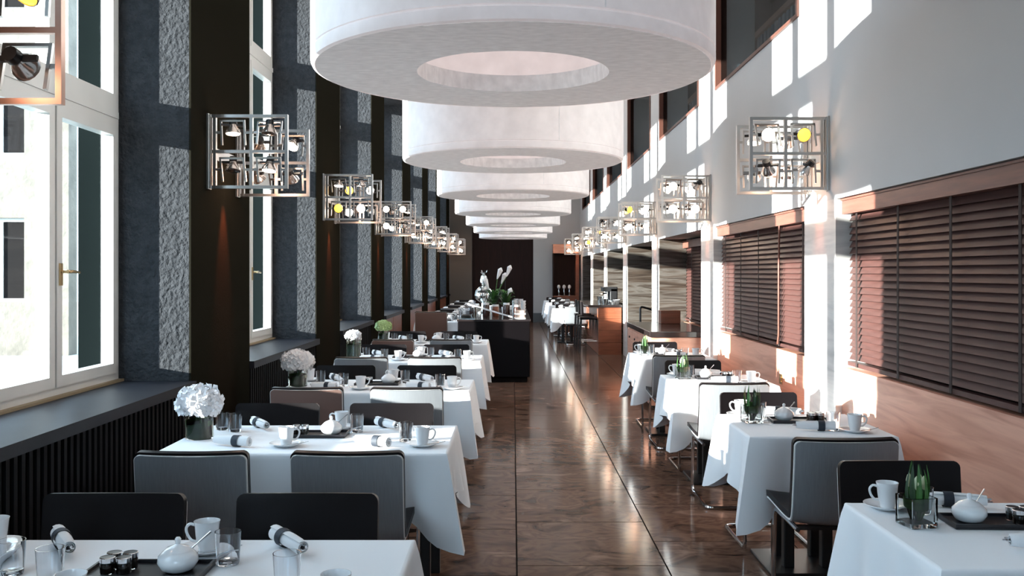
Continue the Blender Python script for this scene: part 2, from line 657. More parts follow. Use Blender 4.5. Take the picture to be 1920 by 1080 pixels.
for i in range(3):
    for za, zb in ((0.08, 1.31), (1.39, 2.62)):
        MB().box((-1.12 + i * 0.7733, -0.004, za), (-0.4267 + i * 0.7733, 0.004, zb)).obj('pane', 'pane', bwn)
we = MB()
we.box((0.64, YEND, -0.2), (4.2, YEND + 0.3, ZC)).box((-1.30, YEND, 3.0), (0.64, YEND + 0.3, ZC)).box((-2.9, YEND, -0.2), (-1.30, YEND + 0.3, ZC))
wall_end = we.obj('wall_end', 'wall_white')
tag(wall_end, 'pale white wall at the far end of the hall', kind='structure')
MB().box((-2.0, YEND - 0.10, 0), (-1.30, YEND, ZC)).obj('end_pilaster', 'taupe', wall_end)
bb = MB().box((0.64, YEND - 0.03, 0), (1.26, YEND, 0.29)).obj('baseboard_end', 'grey_base')
tag(bb, 'grey stone baseboard under the pale end wall', kind='structure')
dr = empty('door_1', (0, YEND, 0))
tag(dr, 'dark brown double door at the far end of the hall', kind='structure')
MB().box((-1.32, 0.2, -0.05), (0.66, 0.26, 3.02)).obj('door_frame', 'door_brown', dr)
for i, (a, b) in enumerate(((-1.30, -0.335), (-0.325, 0.64))):
    lf = MB().box((a, 0.12, 0.01), (b, 0.18, 2.99)).obj('door_leaf', 'door_brown', dr)
    MB().tube([(b - 0.08 if i == 0 else a + 0.08, 0.08, 0.9), (b - 0.08 if i == 0 else a + 0.08, 0.08, 1.3)], 0.012).obj('handle', 'lamp_black', lf)

# ------------------------------------------------------------------ setting: right wall
PILW = 0.325
PILC = [6.4 + PITCH * k for k in range(-2, 7)]       # centres of the stone pilasters
wr = MB()
wr.box((XR, YBACK, 2.05), (2.5, YEND, 3.45))
wr.box((XR, YBACK, 4.75), (2.5, YEND, ZC))
wr.box((2.5, YBACK, 2.05), (4.2, YEND, 3.40))            # gallery floor slab
wr.box((4.1, YBACK, 0), (4.2, YEND, ZC))
GALLERY = []
for i, c in enumerate(PILC):
    a = c - PILW - 0.12
    b = c + PILW + 0.12
    wr.box((XR, a, 3.45), (2.5, min(b, YEND), 4.75))
    if i < len(PILC) - 1:
        GALLERY.append((b, PILC[i + 1] - PILW - 0.12))
wr.box((XR, YBACK, 3.45), (2.5, PILC[0] - PILW - 0.12, 4.75))
wall_right = wr.obj('wall_right', 'wall_white')
tag(wall_right, 'tall white wall above the blinds with gallery openings', kind='structure')
for c in PILC:
    MB().box((XR, c - PILW, 0), (2.9, min(c + PILW, YEND), 2.05)).obj('stone_pilaster', 'stone_light', wall_right)
# dark lining of the gallery
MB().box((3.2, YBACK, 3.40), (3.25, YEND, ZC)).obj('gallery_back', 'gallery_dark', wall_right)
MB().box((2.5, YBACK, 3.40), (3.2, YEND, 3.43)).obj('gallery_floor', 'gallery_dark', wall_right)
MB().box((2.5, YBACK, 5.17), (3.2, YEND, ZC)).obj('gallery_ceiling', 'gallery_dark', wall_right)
bar_me = MB().box((-0.012, -0.035, 3.45), (0.012, 0.035, 3.98)).mesh('gallery_bar')
bar_me.materials.append(MATS['gallery_bar'])
for gi, (a, b) in enumerate(GALLERY):
    w = empty('window_%d' % (20 + gi))
    tag(w, 'brown framed gallery opening above the %s bay of the blind wall' % ORD[gi], kind='structure')
    f = MB()
    fx0, fx1 = XR - 0.015, XR + 0.10
    f.box((fx0, a, 3.45), (fx1, a + 0.05, 4.75)).box((fx0, b - 0.05, 3.45), (fx1, b, 4.75))
    f.box((fx0, a + 0.05, 3.45), (fx1, b - 0.05, 3.48)).box((fx0, a + 0.05, 4.70), (fx1, b - 0.05, 4.75))
    f.obj('frame', 'frame_red', w)
    MB().box((XR + 0.04, a + 0.05, 3.50), (XR + 0.046, b - 0.05, 4.70)).obj('pane', 'gallery_pane', w)
    MB().box((2.50, a - 0.1, 3.99), (2.56, b + 0.1, 4.05)).obj('hand_rail', 'gallery_rail', w)
    n = 22
    for i in range(n):
        o = mesh_obj('baluster', bar_me, w)
        o.location = (2.53, a + (i + 0.5) * (b - a) / n, 0)

# lower bays of the right wall
BAYS = [(PILC[i] + PILW, PILC[i + 1] - PILW) for i in range(len(PILC) - 1)]
# index: BAYS[0] behind camera, BAYS[1] nearest blind (3.03-6.08), BAYS[2] second blind, BAYS[3] service niche, ...
lw_ = MB()
lw_.box((XR + 0.3, YBACK, 0), (2.9, PILC[0] - PILW, 2.05))
lw_.obj('lower_wall', 'wall_white', wall_right)
for i, (a, b) in enumerate(BAYS):
    if i <= 2:
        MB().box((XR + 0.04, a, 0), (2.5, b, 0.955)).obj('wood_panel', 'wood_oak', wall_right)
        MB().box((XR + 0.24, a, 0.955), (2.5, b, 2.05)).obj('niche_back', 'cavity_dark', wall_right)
    elif i == 3:
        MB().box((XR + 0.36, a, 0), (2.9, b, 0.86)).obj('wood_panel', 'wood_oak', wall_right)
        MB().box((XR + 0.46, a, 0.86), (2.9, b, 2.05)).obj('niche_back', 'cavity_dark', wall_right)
        MB().box((XR + 0.01, b - 0.02, 0), (2.5, b + 0.001, 2.048)).obj('marble_slab', 'marble_band', wall_right)
    else:
        deep = {4: 1.5, 5: 1.0, 6: 0.45, 7: 0.45}.get(i, 0.45)
        MB().box((XR + deep, a, 0), (XR + deep + 0.1, b, 2.05)).obj('niche_back', 'marble_band' if i in (4, 5) else 'cavity_dark', wall_right)
        MB().box((XR + 0.01, b - 0.02, 0), (XR + deep, b + 0.001, 2.048)).obj('marble_slab', 'marble_band', wall_right)
        MB().box((2.9, a - 0.7, 0), (4.1, a - 0.001, 2.05)).obj('niche_side', 'marble_band', wall_right)
oc = MB().box((-0.006, -0.04, -0.04), (0.0, 0.04, 0.04)).box((-0.010, -0.02, -0.02), (-0.006, 0.02, 0.02)).obj('wall_socket', 'brass')
oc.location = (XR + 0.04, 7.45, 0.72)
tag(oc, 'small brass wall socket on the wood panel under second blind', 'socket')

# ------------------------------------------------------------------ blinds


def make_blind(a, b, x, zlo, zhi, label, tapes, nsl=22, vx=0.0, cord=False):
    r = empty('wooden_blind', (x, (a + b) / 2, zlo))
    L = (b - a) / 2
    H = zhi - zlo
    tag(r, label, 'blind', 'wooden blinds between the stone pilasters')
    MB().box((-0.055 + vx, -L, H - 0.10), (0.05, L, H)).box((-0.065 + vx, -L, H - 0.012), (-0.055 + vx, L, H)).obj('valance', 'valance_brown', r)
    M = Matrix.Rotation(R(-62), 4, 'Y')
    me = MB().box((-0.026, -L + 0.02, -0.0022), (0.026, L - 0.02, 0.0022), M).mesh('slat')
    me.materials.append(MATS['blind_brown'])
    h0 = 0.05
    for i in range(nsl):
        s = mesh_obj('slat', me, r)
        s.location = (0, 0, h0 + (i + 0.5) * (H - 0.10 - h0) / nsl)
    MB().box((-0.025, -L + 0.02, 0.008), (0.025, L - 0.02, 0.034)).obj('bottom_rail', 'blind_brown', r)
    for t in tapes:
        yy = t - (a + b) / 2
        if abs(yy) > L - 0.03:
            continue
        MB().box((-0.0345, yy - 0.012, 0.01), (-0.0315, yy + 0.012, H - 0.1)).obj('ladder_tape', 'tape_brown', r)
    if cord:
        MB().tube([(-0.05, -L + 0.75, H - 0.1), (-0.052, -L + 0.76, H * 0.6), (-0.05, -L + 0.77, 0.1), (-0.05, -L + 0.80, 0.03)], 0.008, 6).obj('tilt_wand', 'valance_brown', r)
    return r


a, b = BAYS[1]
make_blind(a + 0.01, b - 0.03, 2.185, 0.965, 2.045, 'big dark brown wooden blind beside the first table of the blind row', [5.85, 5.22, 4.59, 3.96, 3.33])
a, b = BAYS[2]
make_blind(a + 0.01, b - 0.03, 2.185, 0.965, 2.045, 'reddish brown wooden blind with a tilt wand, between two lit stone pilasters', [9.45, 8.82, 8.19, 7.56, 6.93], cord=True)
a, b = BAYS[3]
make_blind(a + 0.01, b - 0.03, XR + 0.40, 0.88, 2.02, 'shaded dark blind in the niche behind the wooden service counter', [12.9, 12.2, 11.5, 10.8])
for i in (6, 7):
    a, b = BAYS[i]
    make_blind(a + 0.01, b - 0.03, XR + 0.38, 0.88, 2.02, 'small distant dark blind, %s from the end wall' % ('second' if i == 6 else 'first'), [a + 0.5, a + 1.2, a + 2.0], 16)

# ------------------------------------------------------------------ hanging drums
DRUM_Z = 2.55
DRUM_R = 0.975


def make_drum():
    root = proto_root('drum_light')
    h = 0.74
    S = MB()
    S.lathe([(DRUM_R - 0.02, 0.0), (DRUM_R - 0.006, 0.006), (DRUM_R, 0.022), (DRUM_R, 0.055), (DRUM_R - 0.006, 0.058),
             (DRUM_R - 0.006, 0.063), (DRUM_R, 0.066), (DRUM_R, h), (DRUM_R - 0.03, h), (DRUM_R - 0.03, 0.05)], 96)
    sh = P(S, 'drum_shell', 'drum_plaster_glow', root)
    # one recessed vertical joint per panel
    for k in range(4):
        ang = R(22 + 90 * k)
        M = Matrix.Rotation(ang, 4, 'Z')
        P(MB().box((DRUM_R - 0.004, -0.003, 0.068), (DRUM_R + 0.0012, 0.003, h), M), 'panel_seam', 'drum_under_glow', sh)
    # annular underside, three plates with open joints, each with its upstand round the hole
    ri, ro = 0.47, DRUM_R - 0.022
    cuts = [-112, 28, 150, 248]
    for k in range(3):
        a0, a1 = R(cuts[k] + 0.12), R(cuts[k + 1] - 0.12)
        n = 30
        loops = []
        dz = [0.0, 0.004, 0.002][k]
        for j in range(n + 1):
            t = a0 + (a1 - a0) * j / n
            c, s = math.cos(t), math.sin(t)
            loops.append([(r * c, r * s, z + dz) for r, z in ((ro, -0.002), (ri, -0.002), (ri, 0.085), (ri + 0.03, 0.085), (ri + 0.03, 0.03), (ro, 0.03))])
        P(MB().loft(loops, True, True, True), 'soffit_plate', 'drum_under_glow', root)
    # luminous ring inside, above the plates
    lt = P(MB().lathe([(0.56, 0.60), (0.56, 0.565), (0.84, 0.565), (0.84, 0.60)], 48), 'light_tray', 'drum_plaster_glow', root)
    P(MB().lathe([(0.57, 0.585), (0.83, 0.585)], 48), 'light_ring', 'lamp_glow', lt)
    for k in range(3):
        t = R(30 + 120 * k)
        x, y = 0.95 * math.cos(t), 0.95 * math.sin(t)
        P(MB().tube([(x, y, h - 0.02), (x, y, ZC - DRUM_Z - 0.03)], 0.004, 6), 'cable', 'nickel', root)
    return root


drum = make_drum()
for k in range(7):
    for j in range(3):
        t = R(30 + 120 * j)
        MB().lathe([(0.03, 0), (0.03, -0.025), (0.012, -0.04), (0.0001, -0.04)], 10, Matrix.Translation((0.95 * math.cos(t), 4.59 + PITCH * k + 0.95 * math.sin(t), ZC))).obj('cable_rosette', 'nickel', ceil)
for k in range(7):
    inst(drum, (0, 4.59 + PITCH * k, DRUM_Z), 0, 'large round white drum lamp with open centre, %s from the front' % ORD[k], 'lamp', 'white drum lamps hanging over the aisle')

# ------------------------------------------------------------------ wall lamps: grids of spotlights
rng = random.Random(7)
FW, FH = 0.525, 0.485


def spot_meshes():
    d = {}
    g = MB()
    a = 0.082
    t = 0.007
    g.box((-a, -t, -a), (-a + 0.012, t, a)).box((a - 0.012, -t, -a), (a, t, a)).box((-a, -t, a - 0.012), (a, t, a))
    g.box((-a - 0.03, -0.004, -0.008), (-a, 0.004, 0.008)).box((a, -0.004, -0.008), (a + 0.03, 0.004, 0.008))
    d['gimbal'] = g.mesh('spotlight')
    d['gimbal'].materials.append(MATS['nickel'])
    b = MB()   # reflector lamp: opens towards -Y
    M = Matrix.Rotation(R(90), 4, 'X')
    b.lathe([(0.022, -0.075), (0.024, -0.05), (0.030, -0.035), (0.046, -0.01), (0.050, 0.008), (0.046, 0.010)], 16, M, cap0=True)
    d['body'] = b.mesh('lamp_body')
    d['body'].materials.append(MATS['reflector'])
    s = MB()
    s.lathe([(0.026, -0.085), (0.028, -0.055), (0.020, -0.05)], 12, M, cap0=True)
    s.box((-0.075, -0.006 + 0.05, -0.010), (0.075, 0.006 + 0.05, 0.010))
    d['socket'] = s.mesh('socket')
    d['socket'].materials.append(MATS['lamp_black'])
    for nm in ('lens_white', 'lens_yellow', 'lens_off'):
        l = MB()
        l.lathe([(0.045, 0.008), (0.030, 0.013), (0.0001, 0.016)], 16, M)
        d[nm] = l.mesh('lens')
        d[nm].materials.append(MATS[nm])
    return d


SM = spot_meshes()
fr = MB()
bw = 0.020
fd = 0.014
for u in (0.045, 0.045 + (FW - 0.045) / 2, FW - bw / 2):
    fr.box((u - bw / 2, -fd, 0), (u + bw / 2, fd, FH))
for z in (bw / 2, FH / 2, FH - bw / 2):
    fr.box((0.0, -fd * 0.9, z - bw / 2), (FW - 0.001, fd * 0.9, z + bw / 2))
FRAME_ME = fr.mesh('lamp_frame')
FRAME_ME.materials.append(MATS['nickel'])
FRAME_WARM = FRAME_ME.copy()
FRAME_WARM.materials.clear()
FRAME_WARM.materials.append(MATS['nickel_warm'])
ch = MB().box((0, -0.035, -0.004), (0.012, 0.035, FH + 0.004)).box((0.012, -0.022, 0), (0.024, -0.010, FH)).box((0.012, 0.010, 0), (0.024, 0.022, FH))
CHAN_ME = ch.mesh('wall_channel')
CHAN_ME.materials.append(MATS['nickel'])


# how the spotlights of the nearer grids are turned: (wall, grid, near frame?, column from the wall, row from below)
LAMP_AIM = {(1, 0, False, 1, 1): ('tilt', 'lens_yellow'), (1, 0, False, 1, 0): ('off', 'lens_off'),
            (1, 1, True, 0, 1): ('down', 'lens_white'), (1, 1, True, 1, 1): ('down', 'lens_off'), (1, 1, True, 0, 0): ('down', 'lens_off'), (1, 1, True, 1, 0): ('down', 'lens_white'),
            (1, 1, False, 1, 1): ('tilt', 'lens_white'), (1, 1, False, 1, 0): ('off', 'lens_off'), (1, 1, False, 0, 0): ('off', 'lens_off'), (1, 1, False, 0, 1): ('off', 'lens_off'),
            (1, 2, True, 0, 1): ('down', 'lens_white'), (1, 2, True, 1, 1): ('down', 'lens_off'), (1, 2, True, 0, 0): ('face', 'lens_yellow'), (1, 2, True, 1, 0): ('face', 'lens_white'),
            (1, 3, True, 0, 1): ('face', 'lens_white'), (1, 3, True, 1, 1): ('face', 'lens_white'), (1, 3, True, 0, 0): ('face', 'lens_white'), (1, 3, True, 1, 0): ('off', 'lens_off'),
            (-1, 0, True, 1, 1): ('face', 'lens_white'), (-1, 0, True, 0, 1): ('face', 'lens_yellow'), (-1, 0, True, 1, 0): ('off', 'lens_off'), (-1, 0, True, 0, 0): ('off', 'lens_off'),
            (-1, 0, False, 1, 1): ('down', 'lens_white'), (-1, 0, False, 0, 1): ('off', 'lens_off'), (-1, 0, False, 1, 0): ('off', 'lens_off'), (-1, 0, False, 0, 0): ('down', 'lens_off'),
            (-1, 1, True, 1, 1): ('face', 'lens_white'), (-1, 1, True, 0, 1): ('off', 'lens_off'), (-1, 1, True, 1, 0): ('face', 'lens_white'), (-1, 1, True, 0, 0): ('face', 'lens_white')}


def make_wall_lamp(side, yc, gap, label, warm=False, num=0):
    root = empty('wall_spotlight_grid', (XL if side > 0 else XR, yc, 2.12))
    if side < 0:
        root.rotation_euler = (0, 0, PI)
    tag(root, label, 'wall lamp', 'spotlight grids on the piers')
    MB().box((0.0, -gap / 2, FH * 0.42), (0.014, gap / 2, FH * 0.58)).obj('mounting_plate', 'nickel', root)
    for q in (-1, 1):
        yy = q * gap / 2
        f = mesh_obj('lamp_frame', FRAME_WARM if warm else FRAME_ME, root)
        f.location = (0, yy, 0)
        c = mesh_obj('wall_channel', CHAN_ME, root)
        c.location = (0, yy, 0)
        for iu in range(2):
            for iz in range(2):
                u = 0.045 + (FW - 0.05) * (0.25 + 0.5 * iu)
                z = FH * (0.25 + 0.5 * iz) + 0.004
                g = mesh_obj('spotlight', SM['gimbal'], root)
                g.location = (u, yy, z)
                g.rotation_euler = (R(rng.uniform(-25, 35)) * (1 if side > 0 else -1), 0, 0)
                kind = rng.random()
                # aim: local -Y is out of the lens
                flip = 0 if side > 0 else PI
                if kind < 0.50:
                    rot = (R(rng.uniform(-15, 30)), 0, flip + R(rng.uniform(-30, 30)))
                    ln = 'lens_white' if rng.random() < 0.82 else 'lens_yellow'
                elif kind < 0.80:
                    rot = (R(rng.uniform(65, 95)), 0, flip + R(rng.uniform(-30, 30)))
                    ln = 'lens_white'
                else:
                    rot = (R(rng.uniform(20, 60)), 0, flip + R(rng.uniform(90, 270)))
                    ln = 'lens_off'
                ov = LAMP_AIM.get((side, num, (q < 0) == (side > 0), iu, iz))
                if ov:
                    ln = ov[1]
                    tx = {'face': rng.uniform(0, 18), 'tilt': 50, 'down': rng.uniform(74, 86), 'off': rng.uniform(15, 50)}[ov[0]]
                    tz = {'face': rng.uniform(-14, 14), 'tilt': -25, 'down': rng.uniform(-20, 20), 'off': rng.uniform(130, 230)}[ov[0]]
                    rot = (R(tx), 0, flip + R(tz))
                E = Euler(rot).to_matrix().to_4x4()
                inv = g.rotation_euler.to_matrix().to_4x4().inverted()
                for nm, me in (('lamp_body', SM['body']), ('socket', SM['socket']), ('lens', SM[ln])):
                    o = mesh_obj(nm, me, g)
                    o.matrix_basis = inv @ E
    ld = bpy.data.lights.new('pier_glow', 'SPOT')
    lo = bpy.data.objects.new('pier_glow', ld)
    COL.objects.link(lo)
    lo.parent = root
    ld.energy = 90 if side > 0 else 12
    ld.color = (1.0, 0.20, 0.09)
    ld.spot_size = R(34)
    ld.spot_blend = 0.9
    ld.shadow_soft_size = 0.02
    lo.location = (0.10, 0.0, 0.10)
    lo.rotation_euler = Vector((-0.17, 0, -1)).to_track_quat('-Z', 'Y').to_euler()
    pd = bpy.data.lights.new('spotlight_glow', 'POINT')
    po = bpy.data.objects.new('spotlight_glow', pd)
    COL.objects.link(po)
    po.parent = root
    pd.energy = 5 if not warm else 2
    pd.color = (1.0, 0.60, 0.40)
    pd.shadow_soft_size = 0.05
    po.location = (0.30, 0.0, 0.12)
    return root


for k in range(0, 8):
    make_wall_lamp(1, PIER0 + PITCH * k, 0.64, ('brown ' if k == 0 else '') + 'metal grid of spotlights on the %s dark pier' % ORD[k], warm=(k == 0), num=k)
for k in range(0, 7):
    make_wall_lamp(-1, 6.4 + PITCH * k, 0.36, 'metal grid of spotlights on white wall above the %s stone pilaster' % ORD[k], num=k)

# ------------------------------------------------------------------ chairs


def slab(mb, path, w, t0, t1, nx=8, bow=0.02, round_rows=3, inset=0.022, smooth=True):
    """solid bent sheet following a path of (y, z); thickness from t0 to t1 along the path normal; edges bowed forward"""
    Q = [Vector((0, p[0], p[1])) for p in path]
    m = len(Q)
    front, back = [], []
    arc = [0.0]
    for i in range(1, m):
        arc.append(arc[-1] + (Q[i] - Q[i - 1]).length)
    for i in range(m):
        t = (Q[min(i + 1, m - 1)] - Q[max(i - 1, 0)]).normalized()
        nrm = Vector((0, -t.z, t.y))       # for a path running down the back then forwards this points to the sitter
        d = min(arc[i], arc[-1] - arc[i])
        ins = inset - math.sqrt(max(0, inset ** 2 - (inset - d) ** 2)) if d < inset else 0
        ww = w - 2 * ins
        rowf, rowb = [], []
        for j in range(nx + 1):
            x = -ww / 2 + ww * j / nx
            u = x / (w / 2)
            base = Q[i] + nrm * (bow * u * u)
            rowf.append(base + nrm * t1 + Vector((x, 0, 0)))
            rowb.append(base + nrm * t0 + Vector((x, 0, 0)))
        front.append(rowf)
        back.append(rowb)
    n = nx + 1
    v = [p for r in front for p in r] + [p for r in back for p in r]
    f = []
    o = m * n
    for i in range(m - 1):
        for j in range(nx):
            a = i * n + j
            f.append((a, a + 1, a + 1 + n, a + n))
            f.append((o + a, o + a + n, o + a + 1 + n, o + a + 1))
        a = i * n
        f.append((a, a + n, o + a + n, o + a))
        a = i * n + nx
        f.append((a, o + a, o + a + n, a + n))
    for j in range(nx):
        f.append((j, o + j, o + j + 1, j + 1))
        a = (m - 1) * n + j
        f.append((a, a + 1, o + a + 1, o + a))
    mb.add([tuple(p) for p in v], f, False)
    return mb


CH_PATH = bezier_pts([(0, 0.0, 0.820), (0, 0.012, 0.70), (0, 0.032, 0.56), (0, 0.050, 0.475), (0, 0.085, 0.437), (0, 0.16, 0.430), (0, 0.30, 0.437), (0, 0.44, 0.447), (0, 0.485, 0.440)], 4)
CH_PATH = [(p.y, p.z) for p in CH_PATH]
CH_PATH = [CH_PATH[0], (0.0003, 0.818), (0.0007, 0.814), (0.0012, 0.808), (0.0018, 0.801)] + CH_PATH[1:-1] + [(0.480, 0.4412), CH_PATH[-1]]
CHW = 0.455


def shade_smooth_by_angle(me, ang=40):
    try:
        for p in me.polygons:
            p.use_smooth = True
        me.set_sharp_from_angle(angle=R(ang))
    except Exception:
        pass


def make_chair(shell_mat):
    root = proto_root('dining_chair')
    o = P(slab(MB(), CH_PATH, CHW, -0.002, 0.008), 'shell', shell_mat, root)
    shade_smooth_by_angle(o.data)
    o = P(slab(MB(), CH_PATH, CHW + 0.008, 0.003, 0.013), 'edge_band', 'shell_edge', root)
    shade_smooth_by_angle(o.data)
    pad = [(y, z + (0.010 if i < 5 else 0)) for i, (y, z) in enumerate(CH_PATH)]
    o = P(slab(MB(), pad, CHW + 0.012, 0.013, 0.042), 'seat_pad', 'leather_black', root)
    shade_smooth_by_angle(o.data)
    x = CHW / 2 - 0.035
    pts = [(-x, 0.10, 0.412), (-x, 0.47, 0.422), (-x, 0.50, 0.012), (-x, 0.0, 0.012), (x, 0.0, 0.012), (x, 0.50, 0.012), (x, 0.47, 0.422), (x, 0.10, 0.412)]
    P(MB().tube(fillet(pts, 0.05, 5), 0.0115, 8), 'cantilever_frame', 'chrome', root)
    P(MB().box((-x, 0.12, 0.405), (x, 0.15, 0.424)).box((-x, 0.40, 0.408), (x, 0.43, 0.430)), 'seat_support', 'leg_black', root)
    return root


chair_grey = make_chair('shell_grey')
chair_taupe = make_chair('shell_taupe')

# ------------------------------------------------------------------ tables and cloths


def make_table(w, d, loc, label, pedestal):
    t = empty('dining_table', loc)
    tag(t, label, 'table', 'dining tables under white cloths')
    MB().rbox((-w / 2, -d / 2, 0.712), (w / 2, d / 2, 0.742), 0.012).obj('tabletop', 'leg_black', t)
    if pedestal:
        for sx in (-1, 1):
            for sy in (-1, 1):
                x, y = sx * 0.10, sy * 0.10
                MB().rbox((x - 0.028, y - 0.028, 0.02), (x + 0.028, y + 0.028, 0.712), 0.006).obj('leg', 'leg_black', t)
        MB().rbox((-0.22, -0.22, 0.0), (0.22, 0.22, 0.02), 0.01).obj('base_plate', 'leg_black', t)
    else:
        for sx in (-1, 1):
            for sy in (-1, 1):
                x, y = sx * (w / 2 - 0.10), sy * (d / 2 - 0.10)
                MB().rbox((x - 0.024, y - 0.024, 0.0), (x + 0.024, y + 0.024, 0.712), 0.006).obj('leg', 'leg_black', t)
    return t


def make_cloth(w, d, loc, label, seed, side=0.268, corner=0.18):
    rg = random.Random(seed)
    hw, hd = w / 2 + 0.006, d / 2 + 0.006
    pts = []     # (x, y, nx, ny, dist to corner)
    def seg(p0, p1, nrm, n):
        L = (Vector(p1) - Vector(p0)).length
        for k in range(n):
            t = k / n
            s = t * L
            pts.append((p0[0] + (p1[0] - p0[0]) * t, p0[1] + (p1[1] - p0[1]) * t, nrm, s, L - s))
    nx = max(18, int(w * 36))
    ny = max(18, int(d * 36))
    C = [(hw, -hd), (hw, hd), (-hw, hd), (-hw, -hd)]
    seg(C[0], C[1], (1, 0), ny)
    seg(C[1], C[2], (0, 1), nx)
    seg(C[2], C[3], (-1, 0), ny)
    seg(C[3], C[0], (0, -1), nx)
    N = len(pts)
    cpar = [rg.uniform(0.8, 1.2) for _ in range(4)]
    cflare = [rg.uniform(0.7, 1.25) for _ in range(4)]
    ph = [rg.uniform(0, 6.28) for _ in range(4)]
    side_of = [0] * ny + [1] * nx + [2] * ny + [3] * nx
    rows = 14
    loops = []
    prof = [(-0.008, 0.0), (-0.002, 0.0012), (0.003, 0.005), (0.006, 0.012)]
    # edge roll
    for ins, dz in prof:
        lp = []
        for i, (x, y, n, s0, s1) in enumerate(pts):
            dc = min(s0, s1)
            q = min(1, dc / 0.012)
            nn = Vector((n[0], n[1], 0))
            if dc < 0.012:
                diag = Vector((math.copysign(1, x), math.copysign(1, y), 0)).normalized()
                nn = (nn * q + diag * (1 - q) * 0.9).normalized() * (0.6 + 0.4 * q)
            lp.append((x + nn.x * ins, y + nn.y * ins, 0.752 - dz))
        loops.append(lp)
    for r in range(1, rows + 1):
        t = r / rows
        lp = []
        for i, (x, y, n, s0, s1) in enumerate(pts):
            sd = side_of[i]
            near0 = s0 < s1
            dc = min(s0, s1)
            # corner index: side sd runs from corner sd to corner sd+1
            ci = sd if near0 else (sd + 1) % 4
            g = math.exp(-(dc / 0.15) ** 2)
            gf = math.exp(-(dc / 0.075) ** 2)
            drop = side + 0.010 * math.sin(7 * s0 + ph[sd]) + corner * cpar[ci] * g
            out = t * (0.012 + 0.016 * math.sin(11 * s0 + ph[sd] * 2) * (0.3 + 0.7 * t)) + (t ** 0.9) * 0.085 * cflare[ci] * gf
            out -= t * 0.030 * math.exp(-((dc - 0.17) / 0.055) ** 2)
            out += t * 0.022 * math.exp(-((dc - 0.27) / 0.06) ** 2)
            out = max(out, -0.003 - 0.02 * t)
            nn = Vector((n[0], n[1], 0))
            diag = Vector((math.copysign(1, x), math.copysign(1, y), 0)).normalized()
            wgt = math.exp(-(dc / 0.06) ** 2)
            dirn = (nn * (1 - wgt) + diag * wgt).normalized()
            # the loose corner gathers towards the corner line as it falls
            tang = Vector((math.copysign(1, x), math.copysign(1, y), 0)) - nn * nn.dot(Vector((math.copysign(1, x), math.copysign(1, y), 0)))
            lp.append((x + dirn.x * (out + 0.006), y + dirn.y * (out + 0.006), 0.752 - 0.012 - t * (drop - 0.012)))
        loops.append(lp)
    mb = MB()
    mb.loft(loops, True, False, False, None, True)
    # top
    top = [(x - n[0] * 0.0, y - n[1] * 0.0, 0) for (x, y, n, s0, s1) in pts]
    mb.add(loops[0], [tuple(range(N))], False)
    o = mb.obj('tablecloth', 'cloth_white')
    o.location = loc
    tag(o, label, 'tablecloth', 'white tablecloths')
    shade = o.data
    return o


# ------------------------------------------------------------------ tableware prototypes
TZ = 0.7525


def p_cup():
    root = proto_root('coffee_cup')
    b = MB()
    b.lathe([(0.0001, 0.003), (0.020, 0.003), (0.0235, 0.0), (0.0245, 0.004), (0.0245, 0.010), (0.029, 0.024), (0.0325, 0.048), (0.035, 0.074), (0.0375, 0.086),
             (0.0355, 0.086), (0.033, 0.072), (0.029, 0.042), (0.025, 0.020), (0.0001, 0.015)], 24)
    P(b, 'cup_body', 'porcelain', root)
    path = bezier_pts([(0.033, 0, 0.072), (0.050, 0, 0.076), (0.061, 0, 0.064), (0.057, 0, 0.044), (0.044, 0, 0.028), (0.030, 0, 0.025)], 4)
    P(MB().tube(path, 0.0042, 8), 'handle', 'porcelain', root)
    return root


def p_saucer():
    b = MB()
    b.lathe([(0.0001, 0.005), (0.030, 0.005), (0.033, 0.007), (0.055, 0.010), (0.076, 0.019), (0.079, 0.019), (0.079, 0.017), (0.056, 0.006), (0.038, 0.0), (0.0001, 0.0)], 32)
    return proto_root('saucer', b, 'porcelain')


def p_spoon():
    b = MB()
    path = bezier_pts([(0, 0, 0.0), (0.03, 0, 0.002), (0.07, 0, 0.001), (0.11, 0, 0.004)], 4)
    b.tube(path, [0.003] * 4 + [0.0018] * (len(path) - 4), 6)
    b.lathe([(0.0001, -0.002), (0.008, -0.001), (0.012, 0.002), (0.0105, 0.0025), (0.0001, 0.0)], 12, Matrix.Translation((-0.012, 0, 0.0)) @ Matrix.Scale(1.5, 4, (1, 0, 0)))
    return proto_root('teaspoon', b, 'chrome')


def p_glass():
    root = proto_root('water_glass')
    b = MB()
    b.lathe([(0.0001, 0.0), (0.029, 0.0), (0.031, 0.004), (0.0365, 0.092), (0.0345, 0.092), (0.0295, 0.014), (0.0001, 0.012)], 24)
    P(b, 'glass_body', 'tumbler', root)
    return root


